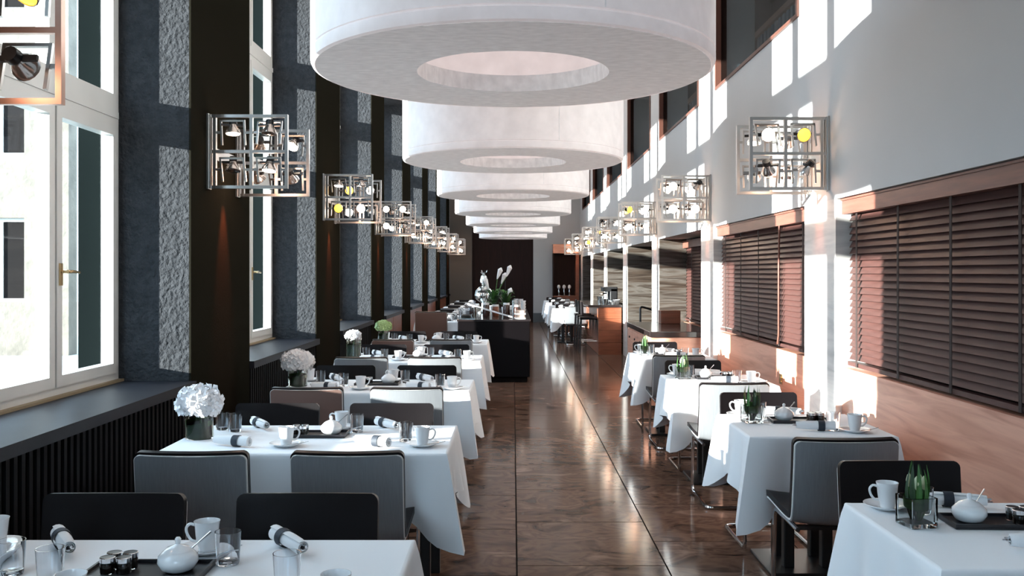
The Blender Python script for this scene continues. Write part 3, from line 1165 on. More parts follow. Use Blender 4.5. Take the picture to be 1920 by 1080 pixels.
def p_napkin():
    root = proto_root('rolled_napkin')
    M = Matrix.Translation((0, 0, 0.0275)) @ Matrix.Rotation(R(90), 4, 'Y')
    b = MB()
    n = 40
    # spiral cross-section swept along the roll, tapering a little to one end
    spiral = []
    for k in range(n + 1):
        a = 2 * PI * 2.6 * k / n
        rr = 0.011 + 0.0145 * k / n
        spiral.append((rr * math.cos(a), rr * math.sin(a)))
    for k in range(n, -1, -1):
        a = 2 * PI * 2.6 * k / n
        rr = 0.0085 + 0.0145 * k / n
        spiral.append((rr * math.cos(a), rr * math.sin(a)))
    loops = []
    for z, s in ((-0.095, 1.0), (-0.03, 0.96), (0.02, 0.95), (0.07, 0.86), (0.10, 0.74)):
        loops.append([(x * s, y * s, z) for x, y in spiral])
    b.loft(loops, True, True, True, M, True)
    P(b, 'napkin_cloth', 'napkin_white', root)
    P(MB().lathe([(0.0262, -0.042), (0.0268, -0.042), (0.0266, -0.008), (0.0258, -0.008)], 24, M), 'napkin_band', 'band_navy', root)
    c = MB()
    c.box((0.085, -0.010, 0.024), (0.118, -0.003, 0.027)).box((0.085, 0.002, 0.026), (0.112, 0.010, 0.029))
    c.tube([(0.09, 0.0, 0.034), (0.116, 0.001, 0.033)], 0.0035, 6)
    P(c, 'cutlery', 'chrome', root)
    return root


def p_tray():
    b = MB()
    b.rbox((-0.16, -0.075, 0.0), (0.16, 0.075, 0.008), 0.004)
    for a, c in (((-0.16, -0.075), (0.16, -0.068)), ((-0.16, 0.068), (0.16, 0.075)), ((-0.16, -0.068), (-0.153, 0.068)), ((0.153, -0.068), (0.16, 0.068))):
        b.box((a[0], a[1], 0.008), (c[0], c[1], 0.017))
    return proto_root('serving_tray', b, 'tray_black')


def p_jar():
    root = proto_root('jam_jar')
    P(MB().lathe([(0.0001, 0.002), (0.0165, 0.002), (0.0165, 0.026), (0.0001, 0.026)], 12), 'jam', 'jar_dark', root)
    P(MB().lathe([(0.0001, 0.0), (0.018, 0.0), (0.0195, 0.003), (0.0195, 0.026), (0.017, 0.031), (0.0165, 0.030)], 14), 'jar_glass', 'tumbler', root)
    P(MB().lathe([(0.0195, 0.030), (0.0205, 0.031), (0.0205, 0.043), (0.0185, 0.0445)], 16), 'lid_rim', 'chrome', root)
    P(MB().lathe([(0.0185, 0.0440), (0.012, 0.0435), (0.0001, 0.0435)], 16), 'lid_top', 'lid_dark', root)
    return root


def p_sugar():
    root = proto_root('sugar_bowl')
    P(MB().lathe([(0.0001, 0.0), (0.030, 0.0), (0.044, 0.008), (0.054, 0.026), (0.052, 0.042), (0.040, 0.054), (0.036, 0.056), (0.036, 0.052), (0.0001, 0.02)], 28), 'bowl', 'porcelain', root)
    P(MB().lathe([(0.038, 0.056), (0.030, 0.063), (0.012, 0.070), (0.006, 0.073), (0.0075, 0.080), (0.0085, 0.086), (0.005, 0.091), (0.0001, 0.092)], 24), 'lid', 'porcelain', root)
    P(MB().tube([(0.030, 0.004, 0.050), (0.060, 0.01, 0.072), (0.088, 0.014, 0.092)], [0.002, 0.002, 0.0032], 6), 'spoon', 'chrome', root)
    return root


def flower_head(mb, c, rx, rz, n, rg, size=0.016):
    """hydrangea: many small four-petalled florets over a dome"""
    for i in range(n):
        f = (i + 0.5) / n
        th = i * 2.399963
        zz = 1 - 1.55 * f
        rr = math.sqrt(max(0, 1 - zz * zz))
        d = Vector((rr * math.cos(th), rr * math.sin(th), zz))
        jit = rg.uniform(0.88, 1.08)
        p = Vector(c) + Vector((d.x * rx, d.y * rx, d.z * rz)) * jit
        q = d.to_track_quat('Z', 'Y').to_matrix().to_4x4()
        M = Matrix.Translation(p) @ q @ Matrix.Rotation(R(rg.uniform(-35, 35)), 4, 'X') @ Matrix.Rotation(R(rg.uniform(-35, 35)), 4, 'Y') @ Matrix.Rotation(rg.uniform(0, 6.28), 4, 'Z')
        s = size * rg.uniform(0.85, 1.2)
        for k in range(4):
            Mk = M @ Matrix.Rotation(PI / 2 * k, 4, 'Z')
            mb.add([(0, 0, 0), (s * 0.75, -s * 0.55, s * 0.18), (s * 1.25, 0, s * 0.10), (s * 0.75, s * 0.55, s * 0.18)], [(0, 1, 2, 3)], False, Mk)


def make_flower_vase(loc, label, petal, head_r=0.092, head_z=0.155, vr=0.066, vh=0.13, seed=1):
    rg = random.Random(seed)
    root = empty('flower_vase', loc)
    tag(root, label, 'vase', 'flower vases at the window ends of the tables')
    MB().lathe([(0.0001, 0.0), (vr - 0.002, 0.0), (vr, 0.004), (vr, vh), (vr - 0.003, vh), (vr - 0.003, 0.010), (0.0001, 0.010)], 32).obj('vase_body', 'vase_glass', root)
    # broad leaves coiled inside the glass, one dark band and one paler turn
    L = MB()
    n = 40
    loops = []
    for k in range(n + 1):
        a = 2 * PI * 1.15 * k / n
        r0 = vr - 0.006 - 0.010 * k / n
        zb = 0.012 + 0.012 * math.sin(a * 0.9)
        zt = vh * 0.62 + 0.012 * math.sin(a + 1)
        loops.append([(r0 * math.cos(a), r0 * math.sin(a), zb), (r0 * 1.0 * math.cos(a), r0 * math.sin(a), zt)])
    L.loft(loops, False, False, False, None, True)
    L.obj('leaf', 'leaf_dark', root)
    L = MB()
    loops = []
    for k in range(n + 1):
        a = -0.6 + 2 * PI * 0.7 * k / n
        r0 = vr - 0.0045
        zb = vh * 0.50 + 0.006 * math.sin(a)
        loops.append([(r0 * math.cos(a), r0 * math.sin(a), zb), (r0 * math.cos(a), r0 * math.sin(a), zb + 0.024)])
    L.loft(loops, False, False, False, None, True)
    L.obj('leaf', 'leaf_green', root)
    st = MB().tube([(0.02, 0, 0.015), (0.005, 0.01, 0.08), (0, 0, head_z - 0.01)], 0.005, 6)
    st.obj('stem', 'leaf_green', root)
    H = MB()
    flower_head(H, (0, 0, head_z + 0.01), head_r, head_r * 0.74, 230, rg, head_r * 0.26)
    h = H.obj('flower_head', petal, root)
    MB().lathe([(0.0001, head_z - 0.03), (head_r * 0.60, head_z - 0.025), (head_r * 0.74, head_z + 0.005), (head_r * 0.62, head_z + 0.035), (head_r * 0.3, head_z + 0.055), (0.0001, head_z + 0.06)], 16).obj('flower_core', petal, h)
    return root


def make_tulip_vase(loc, label, seed, bud='bud_cream', rz=0.0):
    rg = random.Random(seed)
    root = empty('tulip_vase', loc, rz)
    tag(root, label, 'vase', 'square tulip vases on the blind side tables')
    s = 0.048
    h = 0.095
    V = MB()
    def sq(a, z, r=0.008):
        out = []
        for cx, cyy, a0 in ((a - r, a - r, 0), (-a + r, a - r, 90), (-a + r, -a + r, 180), (a - r, -a + r, 270)):
            for k in range(3):
                t = R(a0 + 45 * k)
                out.append((cx + r * math.cos(t), cyy + r * math.sin(t), z))
        return out
    V.loft([sq(s - 0.002, 0), sq(s, 0.003), sq(s, h), sq(s - 0.006, h), sq(s - 0.008, 0.014)], True, True, True)
    V.obj('vase_body', 'vase_smoke', root)
    for k in range(13):
        a = rg.uniform(0, 6.28)
        lean = rg.uniform(0.006, 0.026)
        H = rg.uniform(0.12, 0.19)
        base = Vector((0.012 * math.cos(a), 0.012 * math.sin(a), 0.018))
        tip = base + Vector((lean * math.cos(a), lean * math.sin(a), H))
        side = Vector((-math.sin(a), math.cos(a), 0))
        L = MB()
        loops = []
        for j in range(8):
            t = j / 7
            p = base.lerp(tip, t) + Vector((math.cos(a), math.sin(a), 0)) * 0.014 * math.sin(PI * t)
            w = 0.0085 * (math.sin(PI * min(1, 0.16 + 0.84 * t)) ** 0.8) + 0.0006
            fold = Vector((math.cos(a), math.sin(a), 0)) * w * 0.35
            loops.append([p - side * w + fold, p - side * w * 0.4, p + side * w * 0.4, p + side * w + fold])
        L.loft([[tuple(q) for q in l] for l in loops], False, False, False, None, True)
        L.obj('leaf', 'leaf_green' if k % 3 else 'leaf_dark', root)
    # a leaf wound round inside the rim
    L = MB()
    loops = []
    for k in range(25):
        a = 2 * PI * k / 24
        rr = 0.036
        loops.append([(rr * math.cos(a), rr * math.sin(a), 0.060 + 0.008 * math.sin(a)), (rr * 1.05 * math.cos(a), rr * 1.05 * math.sin(a), 0.098 + 0.010 * math.sin(a + 1))])
    L.loft(loops, False, False, False, None, True)
    L.obj('leaf', 'leaf_green', root)
    for k in range(4):
        a = rg.uniform(0, 1.2) + k * 1.57
        x, y = 0.022 * math.cos(a), 0.022 * math.sin(a)
        z = rg.uniform(0.105, 0.125)
        B = MB()
        B.lathe([(0.002, 0), (0.0085, 0.010), (0.0098, 0.022), (0.006, 0.038), (0.0008, 0.046)], 10, Matrix.Translation((x, y, z)))
        B.obj('tulip_bud', bud, root)
        MB().tube([(x * 0.4, y * 0.4, 0.02), (x, y, z + 0.004)], 0.003, 6).obj('stem', 'leaf_green', root)
    return root


cup, saucer, spoon, glass, napkin, tray, jar, sugar = p_cup(), p_saucer(), p_spoon(), p_glass(), p_napkin(), p_tray(), p_jar(), p_sugar()
SAUCER_LIFT = 0.006


def put_cup(x, y, where, rz=0.0, with_spoon=True):
    inst(saucer, (x, y, TZ), 0, 'white saucer under the cup ' + where, 'saucer', 'saucers')
    inst(cup, (x, y, TZ + SAUCER_LIFT), rz, 'white coffee cup ' + where, 'cup', 'coffee cups')
    if with_spoon:
        s = inst(spoon, (x + 0.004, y - 0.050, TZ + 0.0125), R(15), 'steel teaspoon on the saucer ' + where, 'spoon', 'teaspoons')
        s.rotation_euler = (0, R(-6), R(12))


def put_tray(cx, cy_, where, rz=0.0, jx=-0.08, bx=0.08):
    inst(tray, (cx, cy_, TZ), rz, 'black serving tray with jars and sugar bowl ' + where, 'tray', 'serving trays')
    c, s = math.cos(rz), math.sin(rz)
    names = ['near window-side', 'near blind-side', 'far window-side', 'far blind-side']
    q = 0
    for dy in (-0.022, 0.022):
        for dx in (-0.022, 0.022):
            lx, ly = jx + dx, dy
            inst(jar, (cx + lx * c - ly * s, cy_ + lx * s + ly * c, TZ + 0.0082), 0, 'jam jar at %s corner of tray %s' % (names[q], where), 'jar', 'jam jars on the tray ' + where)
            q += 1
    inst(sugar, (cx + bx * c, cy_ + bx * s, TZ + 0.0082), R(25), 'round white sugar bowl ' + where, 'sugar bowl', 'sugar bowls')


# ------------------------------------------------------------------ window row of tables
LW, LD = 1.33, 0.78
LXC = -0.30 - LW / 2
for t in range(5):
    yb = 2.86 + 2.14 * t
    yf = yb - LD
    yc = (yb + yf) / 2
    nm = '%s window-row table' % ORD[t]
    make_table(LW - 0.012, LD - 0.012, (LXC, yc, 0), 'dark legged table under the cloth, %s' % nm, False)
    make_cloth(LW - 0.012, LD - 0.012, (LXC, yc, 0), 'white cloth draped over the %s' % nm, 10 + t)
    for sx, xx in (('window', -1.32), ('aisle', -0.68)):
        cg = chair_taupe if (t in (2, 4) and sx == 'window') else chair_grey
        colr = 'brown' if cg is chair_taupe else 'grey'
        inst(chair_grey, (xx, yb + 0.285, 0), PI, 'black padded chair, far side %s end, %s' % (sx, nm), 'chair', 'dining chairs of the window row')
        if t > 0:
            inst(cg, (xx, yf - 0.43, 0), 0, '%s backed chair, near side %s end, %s' % (colr, sx, nm), 'chair', 'dining chairs of the window row')
    # place settings
    put_cup(-0.895, yb - 0.13, 'behind the sugar bowl, ' + nm, PI)
    put_cup(-1.066, yf + 0.17, 'near side window end, ' + nm, 0)
    put_cup(-0.427, yf + 0.17, 'near side aisle end, ' + nm, 0)
    if t != 1:
        put_cup(-1.53, yb - 0.10, 'far side window end, ' + nm, PI, False)
    gl = [(-1.42, yb - 0.25, 'far side window end'), (-0.80, yb - 0.22, 'beside the sugar bowl'), (-0.52, yf + 0.30, 'near side aisle end'), (-1.22, yf + 0.36, 'near side window end')]
    if t == 1:
        gl[3] = (-1.515, yb - 0.14, 'close to the flower vase')
        gl[0] = (-1.43, yb - 0.20, 'far side window end')
    if t == 0:
        gl[0] = (-1.36, 2.53, 'far side window end')
        gl[3] = (-1.22, 2.46, 'near side window end')
        gl[2] = (-0.585, 2.416, 'near side aisle end')
        gl[1] = (-0.80, 2.62, 'beside the sugar bowl')
    for gx, gy, gn in gl:
        inst(glass, (gx, gy, TZ), 0, 'clear water glass, %s, %s' % (gn, nm), 'glass', 'water glasses')
    for nx_, ny_, rz, wn_ in ((-1.33, yb - 0.10, R(-55), 'far side window end'), (-0.665, yb - 0.10, R(-52), 'far side aisle end'), (-1.32, yf + 0.17, R(160), 'near side window end'), (-0.66, yf + 0.17, R(150), 'near side aisle end')):
        inst(napkin, (nx_, ny_, TZ), rz, 'rolled white napkin with navy band, %s, %s' % (wn_, nm), 'napkin', 'rolled napkins')
    put_tray(-0.99, yb - 0.325, 'on the ' + nm)

make_flower_vase((-1.55, 4.61, TZ), 'big white hydrangea in glass vase on the second window-row table', 'petal_white', 0.098, 0.165, 0.068, 0.135, 3)
make_flower_vase((-1.55, 6.72, TZ), 'blush white hydrangea in glass vase on the third table of the window row', 'petal_blush', 0.10, 0.165, 0.068, 0.125, 4)
make_flower_vase((-1.53, 8.95, TZ), 'white bloom in a tall glass vase on the fourth table of window row', 'petal_white', 0.068, 0.195, 0.072, 0.22, 5)
make_flower_vase((-1.55, 11.15, TZ), 'pale green hydrangea in glass vase on the fifth table of window row', 'petal_green', 0.085, 0.165, 0.062, 0.13, 6)

# ------------------------------------------------------------------ blind row of tables
RW, RD = 0.74, 0.75
RXC = 1.18 + RW / 2
for t in range(4):
    yb = 3.32 + 2.08 * t
    yf = yb - RD
    yc = (yb + yf) / 2
    nm = '%s blind-row table' % ORD[t]
    make_table(RW - 0.012, RD - 0.012, (RXC, yc, 0), 'dark pedestal table under the cloth, %s' % nm, True)
    make_cloth(RW - 0.012, RD - 0.012, (RXC, yc, 0), 'white cloth draped over the %s' % nm, 30 + t)
    inst(chair_grey, (1.50, yb + 0.36, 0), PI, 'black padded chair on the far side, %s' % nm, 'chair', 'dining chairs of the blind row')
    if t > 0:
        inst(chair_grey, (1.475, yf - 0.55, 0), 0, 'grey backed chair on the near side, %s' % nm, 'chair', 'dining chairs of the blind row')
    put_cup(1.295, yb - 0.09, 'on the far side, ' + nm, PI, False)
    put_cup(1.75, yf + 0.13, 'on the near side by the wood panel, ' + nm, 0)
    inst(glass, (1.385, yb - 0.16, TZ), 0, 'clear water glass behind the tulips, %s' % nm, 'glass', 'water glasses')
    inst(glass, (1.66, yf + 0.19, TZ), 0, 'clear water glass on the near side, %s' % nm, 'glass', 'water glasses')
    inst(napkin, (1.54, yb - 0.07, TZ), R(-12), 'rolled white napkin with navy band, far side, %s' % nm, 'napkin', 'rolled napkins')
    inst(napkin, (1.565, yf + 0.17, TZ), R(172), 'rolled white napkin with navy band, near side, %s' % nm, 'napkin', 'rolled napkins')
    put_tray(1.57, yb - 0.285, 'on the ' + nm, R(-2), 0.085, -0.085)
    make_tulip_vase((1.305, yb - 0.30, TZ), ('pale tulips' if t != 2 else 'cream tulips') + ' in a small square vase, ' + nm, 50 + t, rz=R(10))

# ------------------------------------------------------------------ buffet in the aisle
bf = empty('buffet_counter', (-0.275, 13.3, 0))
tag(bf, 'long black buffet counter standing in the aisle', 'counter')
MB().rbox((-0.515, 0.0, 0.08), (0.515, 4.2, 0.872), 0.01).obj('body', 'buffet_black', bf)
MB().rbox((-0.525, -0.012, 0.872), (0.525, 4.22, 0.90), 0.008).obj('counter_top', 'counter_top', bf)
MB().box((-0.48, 0.04, 0.0), (0.48, 4.16, 0.08)).obj('plinth', 'cavity_dark', bf)
BZ = 0.9015
gc = empty('display_case', (-0.67, 13.50, BZ))
tag(gc, 'small glass display case on the front corner of the black buffet', 'display case')
for a_, b_ in (((-0.11, -0.15, 0.012), (-0.104, 0.15, 0.165)), ((0.104, -0.15, 0.012), (0.11, 0.15, 0.165)), ((-0.104, -0.15, 0.012), (0.104, -0.144, 0.165)), ((-0.104, 0.144, 0.012), (0.104, 0.15, 0.165)), ((-0.11, -0.15, 0.165), (0.11, 0.15, 0.171))):
    MB().box(a_, b_).obj('pane', 'tumbler', gc)
MB().box((-0.118, -0.158, 0), (0.118, 0.158, 0.012)).obj('base', 'silver', gc)
pst = MB().rbox((-0.08, -0.10, 0), (0.07, 0.09, 0.047), 0.02).obj('white_cake', 'porcelain')
pst.location = (-0.67, 13.50, BZ + 0.0125)
tag(pst, 'pale cake inside the glass display case on the buffet', 'cake')
bd = MB().rbox((-0.345, -0.03, -0.011), (0.345, 0.03, 0.011), 0.008).obj('serving_board', 'porcelain')
bd.location = (-0.335, 13.62, 1.015)
bd.rotation_euler = (0, R(16), R(-6))
tag(bd, 'long white board slanting across the front of the buffet', 'board')
for i in range(2):
    o = MB().rbox((-0.085, -0.12, 0), (0.085, 0.12, 0.02), 0.01).obj('bread_tray', 'porcelain')
    o.location = (0.10, 13.50, BZ + 0.062 * i)
    tag(o, 'upper white bread tray at the aisle corner of the buffet' if i else 'lower white bread tray at the aisle corner of the buffet', 'tray')
    for j in range(2):
        l = MB().rbox((-0.07, -0.045, 0), (0.07, 0.045, 0.040), 0.015).obj('bread_loaf', 'bread')
        l.location = (0.10, 13.445 + j * 0.11, BZ + 0.062 * i + 0.021)
        tag(l, '%s pinkish bread loaf on the %s tray of the buffet corner' % ('near' if j == 0 else 'far', 'upper' if i else 'lower'), 'bread', 'bread on the buffet')


def potted_plant(loc, label, seed, callas):
    rg = random.Random(seed)
    r = empty('potted_plant', loc)
    tag(r, label, 'plant', 'potted plants on the buffet')
    MB().lathe([(0.0001, 0), (0.05, 0), (0.068, 0.12), (0.070, 0.125), (0.062, 0.125), (0.0001, 0.11)], 20).obj('pot', 'porcelain', r)
    for k in range(44):
        a = rg.uniform(0, 6.28)
        H = rg.uniform(0.08, 0.30)
        ln = rg.uniform(0.06, 0.20)
        L = MB()
        loops = []
        side = Vector((-math.sin(a), math.cos(a), 0))
        d = Vector((math.cos(a), math.sin(a), 0))
        for j in range(6):
            t = j / 5
            p = Vector((0, 0, 0.11)) + d * ln * t + Vector((0, 0, H * math.sin(t * 2.0)))
            w = 0.026 * math.sin(PI * (0.08 + 0.9 * t)) + 0.001
            loops.append([tuple(p - side * w), tuple(p + Vector((0, 0, -w * 0.4))), tuple(p + side * w)])
        L.loft(loops, False, False, False, None, True)
        L.obj('leaf', 'leaf_green' if k % 2 else 'leaf_dark', r)
    for k, (dx, dy, hz) in enumerate(callas):
        MB().tube(bezier_pts([(0, 0, 0.11), (dx * 0.35, dy * 0.3, hz * 0.6), (dx, dy, hz)], 4), 0.006, 6).obj('stem', 'leaf_green', r)
        C = MB()
        M = Matrix.Translation((dx, dy, hz)) @ Matrix.Rotation(R(20 if dx > 0 else -20), 4, 'Y')
        C.lathe([(0.006, -0.02), (0.016, 0.01), (0.028, 0.06), (0.036, 0.11), (0.042, 0.135), (0.030, 0.150), (0.016, 0.17), (0.004, 0.18)], 12, M @ Matrix.Shear('XZ', 4, (0.25, 0.0)))
        C.obj('calla_flower', 'petal_white', r)
    return r


potted_plant((-0.30, 15.0, BZ), 'potted plant with tall white calla flowers on the buffet', 1, [(0.05, 0, 0.58), (0.20, 0.02, 0.62), (-0.10, 0.0, 0.42), (0.12, 0.03, 0.50)])
potted_plant((-0.12, 14.75, BZ), 'bushy green potted plant on the buffet beside the callas', 2, [(0.03, 0, 0.26)])
ur = empty('chafing_urn', (-0.49, 15.6, BZ))
tag(ur, 'domed silver serving urn on the buffet', 'urn')
MB().lathe([(0.0001, 0), (0.13, 0), (0.13, 0.02), (0.05, 0.05), (0.04, 0.16), (0.10, 0.20), (0.145, 0.24), (0.15, 0.28)], 28).obj('bowl', 'silver', ur)
MB().lathe([(0.152, 0.28), (0.150, 0.30), (0.13, 0.37), (0.09, 0.42), (0.04, 0.445), (0.0001, 0.45)], 28).obj('dome', 'silver', ur)
MB().tube(bezier_pts([(-0.09, -0.11, 0.34), (-0.08, -0.16, 0.36), (0.08, -0.16, 0.36), (0.09, -0.11, 0.34)], 5), 0.012, 8).obj('handle', 'lamp_black', ur)
pn = empty('pineapple_ornament', (-0.49, 15.6, BZ + 0.452))
tag(pn, 'silver pineapple ornament on top of the serving urn', 'ornament')
MB().lathe([(0.0001, 0), (0.035, 0.005), (0.058, 0.05), (0.062, 0.10), (0.045, 0.16), (0.018, 0.18), (0.0001, 0.18)], 16, smooth=False).obj('fruit_body', 'silver', pn)
for k in range(9):
    a = 2 * PI * k / 9
    tl = 0.035 + 0.02 * (k % 2)
    MB().loft([[(0.01 * math.cos(a - .5), 0.01 * math.sin(a - .5), 0.175), (0.01 * math.cos(a + .5), 0.01 * math.sin(a + .5), 0.175)],
               [(tl * math.cos(a - .25), tl * math.sin(a - .25), 0.22), (tl * math.cos(a + .25), tl * math.sin(a + .25), 0.22)],
               [(tl * 1.3 * math.cos(a - .05), tl * 1.3 * math.sin(a - .05), 0.255), (tl * 1.3 * math.cos(a + .05), tl * 1.3 * math.sin(a + .05), 0.255)]], False).obj('crown_leaf', 'silver', pn)
JARS = [(-0.62, 14.35, 'white lidded dark jar behind the display case on the buffet'), (-0.41, 14.2, 'dark preserve jar below the silver urn on the buffet'),
        (-0.27, 14.3, 'reddish preserve jar below the calla pot on the buffet'), (-0.10, 14.15, 'dark preserve jar below the bushy plant on the buffet'),
        (0.06, 14.1, 'tall dark jar next to the bread trays on the buffet')]
for i, (x, y, lb) in enumerate(JARS):
    r = empty('preserve_jar', (x, y, BZ))
    tag(r, lb, 'jar', 'preserve jars on the buffet')
    hh = 0.13 + 0.03 * (i % 2)
    MB().lathe([(0.0001, 0), (0.05, 0), (0.054, 0.006), (0.054, hh), (0.044, hh + 0.02), (0.0001, hh + 0.02)], 18).obj('jar_body', 'jar_dark' if i != 2 else 'wood_red', r)
    MB().lathe([(0.046, hh + 0.018), (0.05, hh + 0.02), (0.05, hh + 0.05), (0.0001, hh + 0.052)], 18).obj('lid', 'porcelain', r)
stack_cup = proto_root('stacked_cup', MB().lathe([(0.0001, 0), (0.03, 0), (0.042, 0.05), (0.039, 0.05), (0.028, 0.006), (0.0001, 0.005)], 14), 'porcelain')
for i, (x, y) in enumerate(((0.16, 14.6), (0.10, 15.0), (0.02, 15.2), (0.13, 15.5), (0.05, 15.6))):
    for j in range(5):
        inst(stack_cup, (x, y, BZ + j * 0.045), 0, 'white cup, %s from the bottom, %s cup stack from the bread' % (ORD[j], ORD[i]), 'cup', '%s stack of cups on the buffet' % ORD[i])
stack_plate = proto_root('stacked_plate', MB().lathe([(0.0001, 0), (0.06, 0), (0.105, 0.012), (0.106, 0.015), (0.06, 0.006), (0.0001, 0.005)], 20), 'porcelain')
for i, (x, y) in enumerate(((-0.68, 14.6), (-0.68, 15.2), (-0.66, 16.1), (-0.05, 16.5), (-0.35, 16.6))):
    for j in range(7):
        inst(stack_plate, (x, y, BZ + j * 0.011), 0, 'white plate, %s from the bottom, %s plate stack from the display case' % (ORD[j], ORD[i]), 'plate', '%s stack of plates on the buffet' % ORD[i])

# ------------------------------------------------------------------ far tables beside the buffet (window side)
tall = inst(chair_taupe, (-1.30, 14.75, 0), 0, 'taller brown backed chair in front of the black buffet by the windows', 'chair', 'dining chairs of the window row')
tall.scale = (1.1, 1.0, 1.14)
for t in range(5):
    yb = 16.2 + 2.1 * t
    yc = yb - 0.375
    nm = '%s small table beyond the buffet' % ORD[t]
    make_table(0.72, 0.74, (-1.26, yc, 0), 'dark pedestal table under the cloth, %s' % nm, True)
    make_cloth(0.72, 0.74, (-1.26, yc, 0), 'white cloth draped over the %s' % nm, 60 + t)
    inst(chair_grey, (-1.26, yb + 0.33, 0), PI, 'black padded chair on the far side, %s' % nm, 'chair', 'chairs beyond the buffet')
    if t > 0:
        inst(chair_grey, (-1.26, yb - 0.75 - 0.45, 0), 0, 'grey backed chair on the near side, %s' % nm, 'chair', 'chairs beyond the buffet')
    put_cup(-1.42, yc - 0.2, 'on the near side, ' + nm, PI, False)
    put_cup(-1.08, yc + 0.2, 'on the far side, ' + nm, 0, False)
    inst(glass, (-1.0, yc - 0.15, TZ), 0, 'clear water glass on the near side, %s' % nm, 'glass', 'water glasses')
    inst(napkin, (-1.2, yc - 0.18, TZ), R(150), 'rolled white napkin with navy band, near side, %s' % nm, 'napkin', 'rolled napkins')
    inst(napkin, (-1.42, yc + 0.18, TZ), R(-40), 'rolled white napkin with navy band, far side, %s' % nm, 'napkin', 'rolled napkins')
    put_tray(-1.2, yc, 'on the ' + nm)

# ------------------------------------------------------------------ service counter in the niche behind the blind row
sc_ = empty('service_counter', (1.80, 10.56, 0))
tag(sc_, 'wooden service counter with thick dark top behind the fourth table', 'counter')
SWX = 0.255
MB().box((-SWX + 0.02, 0.03, 0.06), (SWX + 0.24, 2.10, 0.835)).obj('body', 'wood_oak', sc_)
MB().rbox((-SWX, 0.0, 0.835), (SWX + 0.26, 2.12, 0.90), 0.012).obj('counter_top', 'counter_top', sc_)
for i in range(4):
    y0 = 0.06 + i * 0.505
    for z0, z1 in ((0.10, 0.44), (0.46, 0.82)):
        d = MB().box((-SWX + 0.004, y0, z0), (-SWX + 0.02, y0 + 0.49, z1)).obj('drawer', 'wood_oak', sc_)
        MB().lathe([(0.014, 0), (0.014, 0.012), (0.0001, 0.014)], 10, Matrix.Translation((-SWX + 0.004, y0 + 0.245, (z0 + z1) / 2 + 0.08)) @ Matrix.Rotation(R(-90), 4, 'Y')).obj('knob', 'lamp_black', d)
MB().box((-0.06, 0.022, 0.10), (SWX + 0.08, 0.03, 0.60)).obj('front_recess', 'cavity_dark', sc_)
bx = MB().rbox((-0.13, -0.10, 0), (0.13, 0.10, 0.17), 0.01).box((-0.115, -0.104, 0.02), (0.115, -0.10, 0.15)).obj('wooden_crate', 'wood_red')
bx.location = (2.06, 12.3, 0.9015)
tag(bx, 'low reddish box on the wooden service counter', 'box')

# stair rail in the open marble bay
a, b = BAYS[4]
hr = empty('stair_rail', (XR + 0.12, b - 0.9, 0))
tag(hr, 'dark metal handrail in the open marble bay', 'handrail')
MB().tube(fillet([(0, 0, 0.0), (0, 0, 0.98), (0.9, 0, 0.72), (0.9, 0, 0.0)], 0.05), 0.018, 8).obj('rail', 'lamp_black', hr)
MB().tube([(0.45, 0, 0.0), (0.45, 0, 0.85)], 0.012, 8).obj('post', 'lamp_black', hr)

# ------------------------------------------------------------------ second counter and far right tables
c2 = empty('bar_counter', (1.85, 17.8, 0))
tag(c2, 'reddish wooden bar counter with black top further down the hall', 'counter')
MB().box((-0.22, 0.02, 0.0), (0.22, 2.9, 0.905)).obj('body', 'wood_red', c2)
MB().rbox((-0.42, 0.0, 0.905), (0.235, 2.95, 0.95), 0.01).obj('counter_top', 'counter_top', c2)
for z in (0.23, 0.46, 0.69):
    MB().box((-0.221, 0.0175, z), (0.221, 0.02, z + 0.004)).obj('groove', 'cavity_dark', c2)
CZ = 0.9515
cm = empty('coffee_machine', (1.95, 18.8, CZ))
tag(cm, 'dark and silver coffee machine on the bar counter', 'coffee machine')
MB().rbox((-0.16, -0.25, 0.0), (0.13, 0.25, 0.07), 0.02).obj('drip_tray', 'silver', cm)
MB().rbox((-0.02, -0.25, 0.07), (0.13, 0.25, 0.30), 0.02).obj('body', 'lamp_black', cm)
MB().rbox((-0.16, -0.25, 0.24), (0.13, 0.25, 0.33), 0.02).obj('head', 'lamp_black', cm)
for y in (-0.12, 0.12):
    MB().tube([(-0.08, y, 0.24), (-0.08, y, 0.20), (-0.2, y, 0.19)], 0.014, 8).obj('portafilter', 'silver', cm)
for i, (x, y, h) in enumerate(((1.78, 18.05, 0.11), (1.92, 18.1, 0.05), (1.72, 18.35, 0.15), (2.02, 18.2, 0.09))):
    o = MB().lathe([(0.0001, 0), (0.045, 0), (0.075, h), (0.07, h), (0.04, 0.01), (0.0001, 0.008)], 16).obj('serving_bowl', 'porcelain' if i % 2 else 'silver')
    o.location = (x, y, CZ)
    tag(o, '%s bowl on the bar counter, %s from its front' % ('white' if i % 2 else 'silver', ORD[i]), 'bowl', 'bowls on the bar counter')


def make_stool():
    r = proto_root('bar_stool')
    P(MB().rbox((-0.18, -0.18, 0.66), (0.18, 0.18, 0.71), 0.03), 'seat', 'leather_black', r)
    P(slab(MB(), [(-0.17, 1.0), (-0.165, 0.9), (-0.16, 0.80), (-0.155, 0.74)], 0.34, 0, 0.03, 6, 0.02, 2, 0.02), 'backrest', 'leather_black', r)
    for sx in (-1, 1):
        for sy in (-1, 1):
            P(MB().tube([(sx * 0.15, sy * 0.15, 0.66), (sx * 0.18, sy * 0.18, 0.0)], 0.012, 6), 'leg', 'lamp_black', r)
    P(MB().tube([(-0.17, -0.17, 0.25), (0.17, -0.17, 0.25), (0.17, 0.17, 0.25), (-0.17, 0.17, 0.25)], 0.009, 6, True), 'foot_ring', 'chrome', r)
    return r


